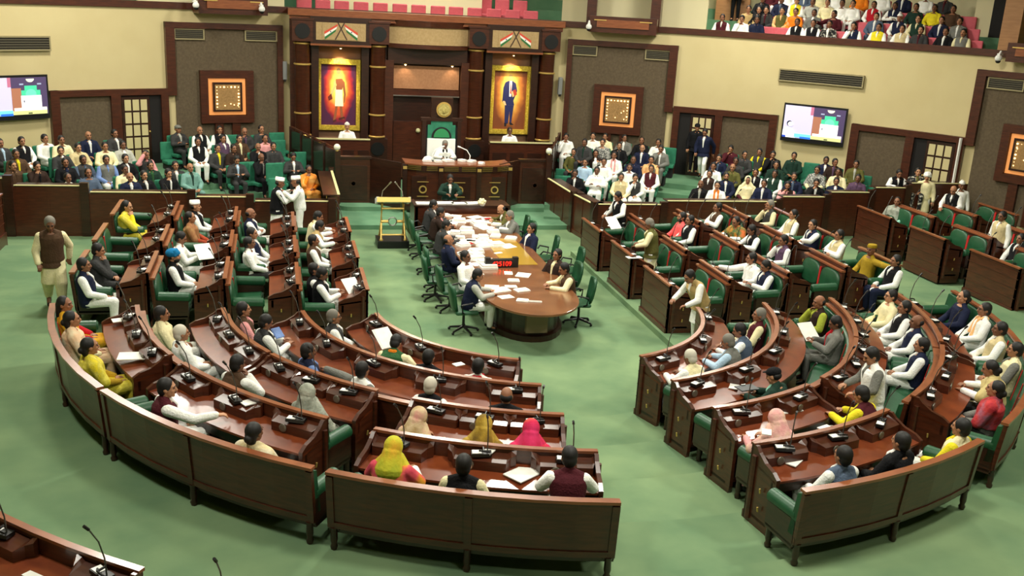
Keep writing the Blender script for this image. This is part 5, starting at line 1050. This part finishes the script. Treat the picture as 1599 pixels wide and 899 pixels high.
tg = thing('guard_stool', 'dark stool of the guard below the left painting', 'stool', (-2.62, 16.75, .26)); MB().box(-.2, .2, -.2, .2, 0, .5).obj('seat', W_D, tg)
# officials at the long table
LT = [(677,320,'desk','J','white','dgrey','short','b','',-PI/2,'official in dark grey suit, far left corner of long table'), (688,332,'desk','J','pink','dbrown','short','b','',-PI/2,'official in dark brown coat with hand raised, left of table'),
 (697,352,'desk','J','white','dgrey','short','b','',-PI/2,'official in dark coat hidden behind balding official'), (700,375,'lap','J','slate','navy','bald','b','',-PI/2,'balding official in navy and blue-grey coat, left of table'),
 (727,401,'lap','K','white','white','short','b','',-PI/2-.7,'official in white sweater with black stripe looking at camera'), (746,430,'desk','V','lgrey','navy','short','b','',-PI/2,'official in navy waistcoat at near left of table'),
 (783,327,'write','J','white','olive','bald','b','',PI/2,'balding official in olive coat bending over table, far right'), (796,337,'desk','J','white','grey','short','g','',PI/2,'official in grey tweed coat at right side of table'),
 (830,357,'lap','J','white','navy','short','b','',PI/2+.3,'official in navy suit sitting back at right side'), (870,398,'lap','J','cream','dbrown','short','b','',PI/2+.6,'official in dark brown suit turned to camera, right side'),
 (881,420,'desk','V','cream','brown','short','b','',PI/2,'official in brown waistcoat reaching over the near table end')]
for x, y, pose, of, c1, c2, hg, hr, ex, rz, lb in LT: placed(x, y, .02, rz, pose, of, c1, c2, lb, hg, hr, ex, None, 'officials at the long table')
for lb, x, y, z, rz in (('white papers held by the standing man in black waistcoat', 957, 348, 1.25, .3), ('white papers held by the front-row left wing reader', 549, 447, 1.0, .5), ('white sheets held by the third-row left wing reader', 318, 393, 1.3, .4), ('white sheet held by the lower right reader in grey', 1262, 518, 1.05, .2), ('blue phone held up by the left bend man', 433, 520, 1.22, .6), ('white papers held at front curved desk, left', 600, 528, 1.05, .5)):
    p = at(x, y, z); t = thing('held_sheet' if 'phone' not in lb else 'mobile_phone', lb, 'phone' if 'phone' in lb else 'paper', p, rz); s_ = .5 if 'phone' in lb else 1
    m = MB(); M = Matrix.Rotation(rad(38), 4, 'X'); m.box(-.15*s_, .15*s_, -.2*s_, .2*s_, 0, .008, M); m.box(-.12*s_, .17*s_, -.19*s_, .2*s_, .01, .014, M); m.obj('sheets' if s_ == 1 else 'phone_body', PAPER if s_ == 1 else cloth('blue'), t)
# ---------------------------------------------------------------- public seats
CHP = {}
def chair(kind, label, loc, rz, grp):
    if kind not in CHP:
        t = thing('padded_chair', label, 'chair', loc, rz, grp); cm = GRN2 if kind == 'g' else PINK
        m = MB(); m.box(-.25, .25, -.2, .27, .34, .45); m.obj('seat', cm, t, bevel=.03)
        m = MB(); m.box(-.26, .26, -.3, -.22, .42, .98); m.obj('backrest', cm, t, bevel=.035)
        m = MB(); m.box(-.22, .22, -.2, .2, 0, .34); m.obj('base', BLK2, t); CHP[kind] = t; return t
    return dup(CHP[kind], loc, rz, label, grp)
AR = [(13.6, .2), (14.55, .36), (15.5, .53), (16.45, .70), (17.4, .87)]
def aud_place(px_, py_, P, zoff=0):
    best = None
    for i, (r, zf) in enumerate(AR):
        q = at(px_, py_, zf+P['hc'].z); e = abs(math.hypot(q.x-CWX, q.y-CWY)-r)
        if best is None or e < best[0]: best = (e, i, r, zf, q)
    _, i, r, zf, q = best
    if q.y < 9.95: q = onplane(px_, py_, 9.95)
    elif math.hypot(q.x-CWX, q.y-CWY) > 18.2: q = onw(px_, py_, 18.2)
    return i, q.z-P['hc'].z, q
RN = ['front', 'second', 'third', 'fourth', 'back']
def audience(side, data, empt):
    rows = {}
    for d in data:
        pose = d[2]; i, zf, q = aud_place(d[0], d[1], POSES[pose]); rows.setdefault(i, []).append((d[0], q, zf, d))
    for i, L_ in rows.items():
        L_.sort(key=lambda a: a[0])
        for n_, (x, q, zf, d) in enumerate(L_):
            px_, py_, pose, of, c1, c2 = d[:6]; kw = dict(zip(('hg', 'hair', 'extra'), d[6:9])); P = POSES[pose]
            # face the well, slightly towards the front
            rz = turned(.15*(1 if side == 'left' else -1)-q.x*.05, -1)+random.Random(px_).uniform(-.2, .2); off = Matrix.Rotation(rz, 3, 'Z') @ Vector((P['hc'].x, P['hc'].y, 0))
            base = desc(of, c1, c2, kw.get('hg', 'short'), kw.get('extra', ''), kw.get('hair', 'b'))
            tail = ', %s from left, %s row, %s public seats' % (ORD[n_], RN[i], side); base = fit(base, tail)
            loc = Vector((q.x-off.x, q.y-off.y, zf))
            person(base+tail, loc, rz, pose, of, c1, c2, kw.get('c3'), kw.get('hair', 'b'), kw.get('hg', 'short'), kw.get('extra', ''), '%s public seats, %s row' % (side, RN[i]))
            chair('g', 'green chair under the %s person from left, %s row, %s public seats' % (ORD[n_], RN[i], side), loc+Vector((0, 0, .0)), rz, 'green public chairs')
    for n_, (x, y, i) in enumerate(empt):
        zf = AR[i][1]; q = at(x, y, zf+.8); q = onw(x, y, 18.2) if math.hypot(q.x-CWX, q.y-CWY) > 18.2 else q; chair('g', 'empty green chair, %s row of %s public seats, %s empty one' % (RN[i], side, ORD[n_]), Vector((q.x, q.y, zf)), turned(.1*(1 if side == 'left' else -1)-q.x*.05, -1), 'green public chairs')
AL = [(0,224,'lap','J','lblue','dgrey'),(34,221,'lap','V','white','black'),(70,217,'lap','K','white','white'),(96,219,'lap','K','cream','cream'),(138,212,'lap','J','white','navy','bald'),(179,209,'lap','J','white','dgrey'),
 (25,241,'lap','J','yellow','brown'),(95,236,'lapR','J','white','dgrey'),(122,231,'lap','J','beige','beige'),(164,229,'lap','K','cream','cream'),(192,227,'lap','J','white','lgrey'),(228,242,'salute','V','pink','dgrey'),
 (20,259,'lap','J','brown','brown'),(58,260,'chin','J','black','dbrown'),(102,254,'lap','J','navy','black'),(130,250,'lap','V','slate','dgrey'),(166,250,'lap','V','blue','grey'),(196,248,'lap','J','white','black'),(235,259,'lap','J','green','dgreen'),
 (106,278,'lap','K','white','white','long'),(138,270,'lap','K','slate','slate','long'),(195,265,'lap','K','cream','cream'),(203,277,'lap','J','white','navy','bald'),(225,274,'lap','J','white','black'),
 (278,202,'cross','J','lgrey','dgrey','peak','b','grey'),(312,204,'lap','V','white','black','bald'),(343,203,'lap','V','white','black'),(382,206,'chin','J','purple','dgrey','bald'),(408,202,'lap','K','dgrey','dgrey','woman'),
 (309,222,'lap','V','white','black'),(348,217,'lap','V','white','purple'),(374,217,'lap','J','cream','brown'),(414,217,'lap','K','pink','pink','woman'),
 (340,232,'lap','J','yellow','dgrey'),(365,232,'lap','J','dbrown','dbrown'),(403,230,'chin','J','white','black','bald'),(427,229,'lap','J','dgrey','dgrey'),(458,245,'read','J','white','dgrey'),
 (274,259,'lap','J','white','dgrey'),(263,271,'chin','J','white','black'),(297,262,'lap','J','dgreen','teal','bald'),(370,250,'read','J','lblue','dgrey'),(408,246,'chin','J','grey','black','bald'),(482,265,'chin','W','orange',mat('sari_orange', (226, 130, 40), .85, kind=[(230, 150, 60)], c2=(236, 180, 100), sc_=4),'woman','b',';orange')]
audience('left', AL, [(436,217,4),(438,229,3),(433,266,2),(438,290,1),(364,221,4),(396,232,3),(389,264,1),(470,248,2),(161,290,0),(50,256,1),(65,262,1),(268,232,3)])
ARR = [(884,214,'chin','K','white','white'),(926,213,'lap','K','white','white'),(945,214,'lap','K','cream','cream'),(975,216,'lapL','J','white','grey'),(1002,220,'lap','J','dgrey','black','woman'),(1028,223,'lap','K','white','white'),(1032,233,'chin','J','white','grey'),
 (913,223,'lap','J','dgreen','dgrey'),(941,223,'lap','K',0,0),(967,228,'lap','J','dgrey','black'),(1003,232,'lap','J','white','navy','bald'),
 (896,238,'lap','S','olive','olive'),(930,240,'lap','J','white','dbrown'),(959,243,'lap','K','white','white','short','b','muf:pink'),(989,250,'lap','J','navy','navy','woman'),(1017,250,'lap','K','peach','peach'),(914,254,'lap','S','lblue','lblue'),(943,253,'lap','K','white','white'),(983,262,'lap','K','white','white'),
 (932,267,'cross','V','white','white'),(898,271,'chin','J','white','black'),(970,277,'lap','V','cream','beige'),(992,278,'chin','V','white','dgrey'),(1017,264,'lap','V','white','maroon'),
 (1141,233,'chin','J','maroon','maroon'),(1123,247,'chin','J','slate','navy'),(1163,242,'lapL','J','dgrey','dgrey'),(1186,238,'lap','V','yellow','dgrey'),(1207,242,'chin','J','dgrey','black'),
 (1114,260,'lap','K','white','white'),(1149,252,'lap','J','dgrey','dgrey'),(1144,262,'lap','J','olive','olive','bald'),(1212,258,'lap','J','dgreen','dgreen'),(1180,270,'lap','V','white','black'),(1210,272,'lap','V','white','dgreen'),(1240,276,'lap','J','slate','navy'),
 (1108,272,'lap','V','white','dbrown'),(1134,276,'lap','J','white','navy','short','b','beard'),(1168,282,'lap','W','maroon','cream','scarf'),(1193,287,'lap','J','white','navy'),(1230,290,'chin','V','pink','dbrown','short','b','beard'),(1094,288,'lap','J','lgrey','black','bald'),(1120,290,'lap','K','white','white','short','b','muf:orange'),
 (1240,244,'lap','J','dgreen','dgreen'),(1290,251,'lap','J','white','navy'),(1304,254,'lapL','J','purple','dbrown'),(1337,257,'lap','J','lgrey','olive'),(1276,266,'lap','H','cream',0),(1309,269,'lap','K','cream','cream'),(1340,279,'lap','J','purple','purple'),
 (1275,286,'chin','J','white','black'),(1306,284,'lap','J','white','navy')]
CHK = mat('cloth_check', (50, 54, 56), .85, kind=[(120, 120, 116)], c2=(226, 226, 216), sc_=30)
ARR = [tuple((CHK if (v == 0 and j in (4, 5) and not isinstance(v, str)) else v) for j, v in enumerate(d)) for d in ARR]
_cn = cn
def cn(c): return _cn(c) if isinstance(c, str) else 'checked'
audience('right', ARR, [(879,274,0),(1043,240,4),(1240,262,2),(1200,295,0),(1262,262,3),(1370,285,1),(1350,262,3),(878,285,0),(1268,250,4),(1215,300,0)])
placed(1402, 268, .4, turned(-.2, -1), 'desk', 'V', 'white', 'black', 'man in black waistcoat and white kurta at the right partition ledge', sc_=1.1) if 0 else None
p = onplane(1402, 268, 9.7); person('man in black waistcoat and white kurta behind right partition ledge', Vector((p.x, p.y, p.z-1.2)), turned(-.3, -1), 'desk', 'V', 'white', 'black', None, 'b', 'short', '', None)
p = onw(1434, 268, 17.9); person('dark patterned-jacket person beside the white turban at right', Vector((p.x, p.y, p.z-1.2)), turned(-.5, -1), 'lap', 'J', 'olive', BW, None, 'b', 'short', '', None)
# ---------------------------------------------------------------- gallery
GR = [(20.0, 5.05), (20.95, 5.38), (21.85, 5.75), (22.7, 6.12)]
GP = [[(1128,25,'lap','V','white','maroon'),(1159,28,'chin','K','white','white'),(1182,30,'lap','J','navy','navy'),(1245,31,'lap','V','white','black'),(1270,34,'lap','V','white','black'),(1295,38,'lap','J','white',BW),(1334,38,'chin','V','white','navy'),(1372,42,'lap','V','white','yellow'),(1409,43,'lap','V','white','beige'),(1438,44,'lap','J','maroon','dgrey'),(1477,46,'lap','J','white','black'),(1505,44,'lap','V','cream','grey')],
 [(1169,14,'lap','K','tan','tan'),(1185,16,'lap','J','dgrey','black'),(1196,19,'lap','J','maroon','dgrey'),(1221,19,'lap','V','peach','olive'),(1242,20,'lap','K','orange','orange'),(1271,21,'lap','J','white','grey'),(1303,21,'reachR','K','maroon','maroon'),(1368,26,'lap','J','white','slate'),(1405,24,'lap','V','white','navy','boat','b','white'),(1434,27,'lap','V','cream','dgreen'),(1469,37,'lap','J','white','navy'),(1499,29,'lap','J','white','grey')],
 [(1190,5,'lap','J','dgrey','black'),(1220,3,'lap','J','slate','navy'),(1244,1,'lap','V','white','yellow'),(1269,3,'lap','K','lgrey','lgrey'),(1292,4,'lap','K','cream','cream'),(1315,4,'lap','K','white','white'),(1332,4,'lap','K','white','white'),(1365,4,'lap','V','white','red'),(1398,5,'cross','V','white','navy'),(1431,6,'lap','K','dgreen','dgreen'),(1460,7,'lap','K','yellow','yellow'),(1490,4,'lap','K','brown','brown')],
 [(1205,-13,'lap','K','maroon','maroon'),(1232,-13,'lap','K','white','white'),(1258,-12,'lap','J','white','slate'),(1283,-12,'lap','K','cream','cream'),(1308,-12,'lap','K','white','white'),(1345,-11,'lap','K','orange','orange'),(1380,-10,'lap','K','white','white'),(1412,-10,'lap','J','white','navy'),(1447,-8,'lap','K','white','white'),(1478,-8,'lap','J','maroon','dgrey')]]
GN = ['front', 'second', 'third', 'fourth']
for i, L_ in enumerate(GP):
    r, zf = GR[i]
    for n_, d in enumerate(sorted(L_)) if 0 else enumerate(L_):
        q = onw(d[0], d[1], r); a = math.degrees(math.atan2(q.x-CWX, q.y-CWY)); kw = dict(zip(('hg', 'hair', 'extra'), d[6:9])); loc = wp(r, a, zf); rz = PI-rad(a)
        person(desc(d[3], d[4], d[5], kw.get('hg', 'short'), kw.get('extra', ''))+', %s from left in %s gallery row' % (ORD[n_], GN[i]), loc, rz, d[2], d[3], d[4], d[5], None, 'b', kw.get('hg', 'short'), kw.get('extra', ''), 'gallery visitors, %s row' % GN[i])
        chair('p', 'pink seat under %s visitor from left, %s gallery row' % (ORD[n_], GN[i]), loc, rz, 'pink gallery seats')
for n_, (x, i) in enumerate(((1197, 0), (1220, 0), (1312, 0), (1455, 0), (1522, 0), (1285, 2), (1350, 1), (1385, 1), (1450, 1), (1515, 1), (1412, 2), (1475, 2), (1507, 2))):
    r, zf = GR[i]; q = onw(x, 40, r); a = math.degrees(math.atan2(q.x-CWX, q.y-CWY)); chair('p', 'empty pink seat, %s gallery row at right, %s empty one' % (GN[i], ORD[n_]), wp(r, a, zf), PI-rad(a), 'pink gallery seats')
for n_, (x, i) in enumerate([(x, 0) for x in (479, 508, 537, 567, 597, 627, 656, 686, 714, 743, 773, 802, 830)]+[(758, 1), (785, 1), (813, 1)]):
    r, zf = GR[i]; q = onw(x, 8, r-.2); a = math.degrees(math.atan2(q.x-CWX, q.y-CWY)); chair('p', 'empty pink seat above the dais, %s, %s from left' % (('front row' if i == 0 else 'second row'), ORD[n_ if i == 0 else n_-13]), wp(r, a, zf+.06), PI-rad(a), 'pink gallery seats')
p = onw(1148, 20, 22.25); person('guard in dark trousers standing at the left end of the gallery', Vector((p.x, p.y, 6.12)), PI-rad(33), 'stand', 'J', 'black', 'black')
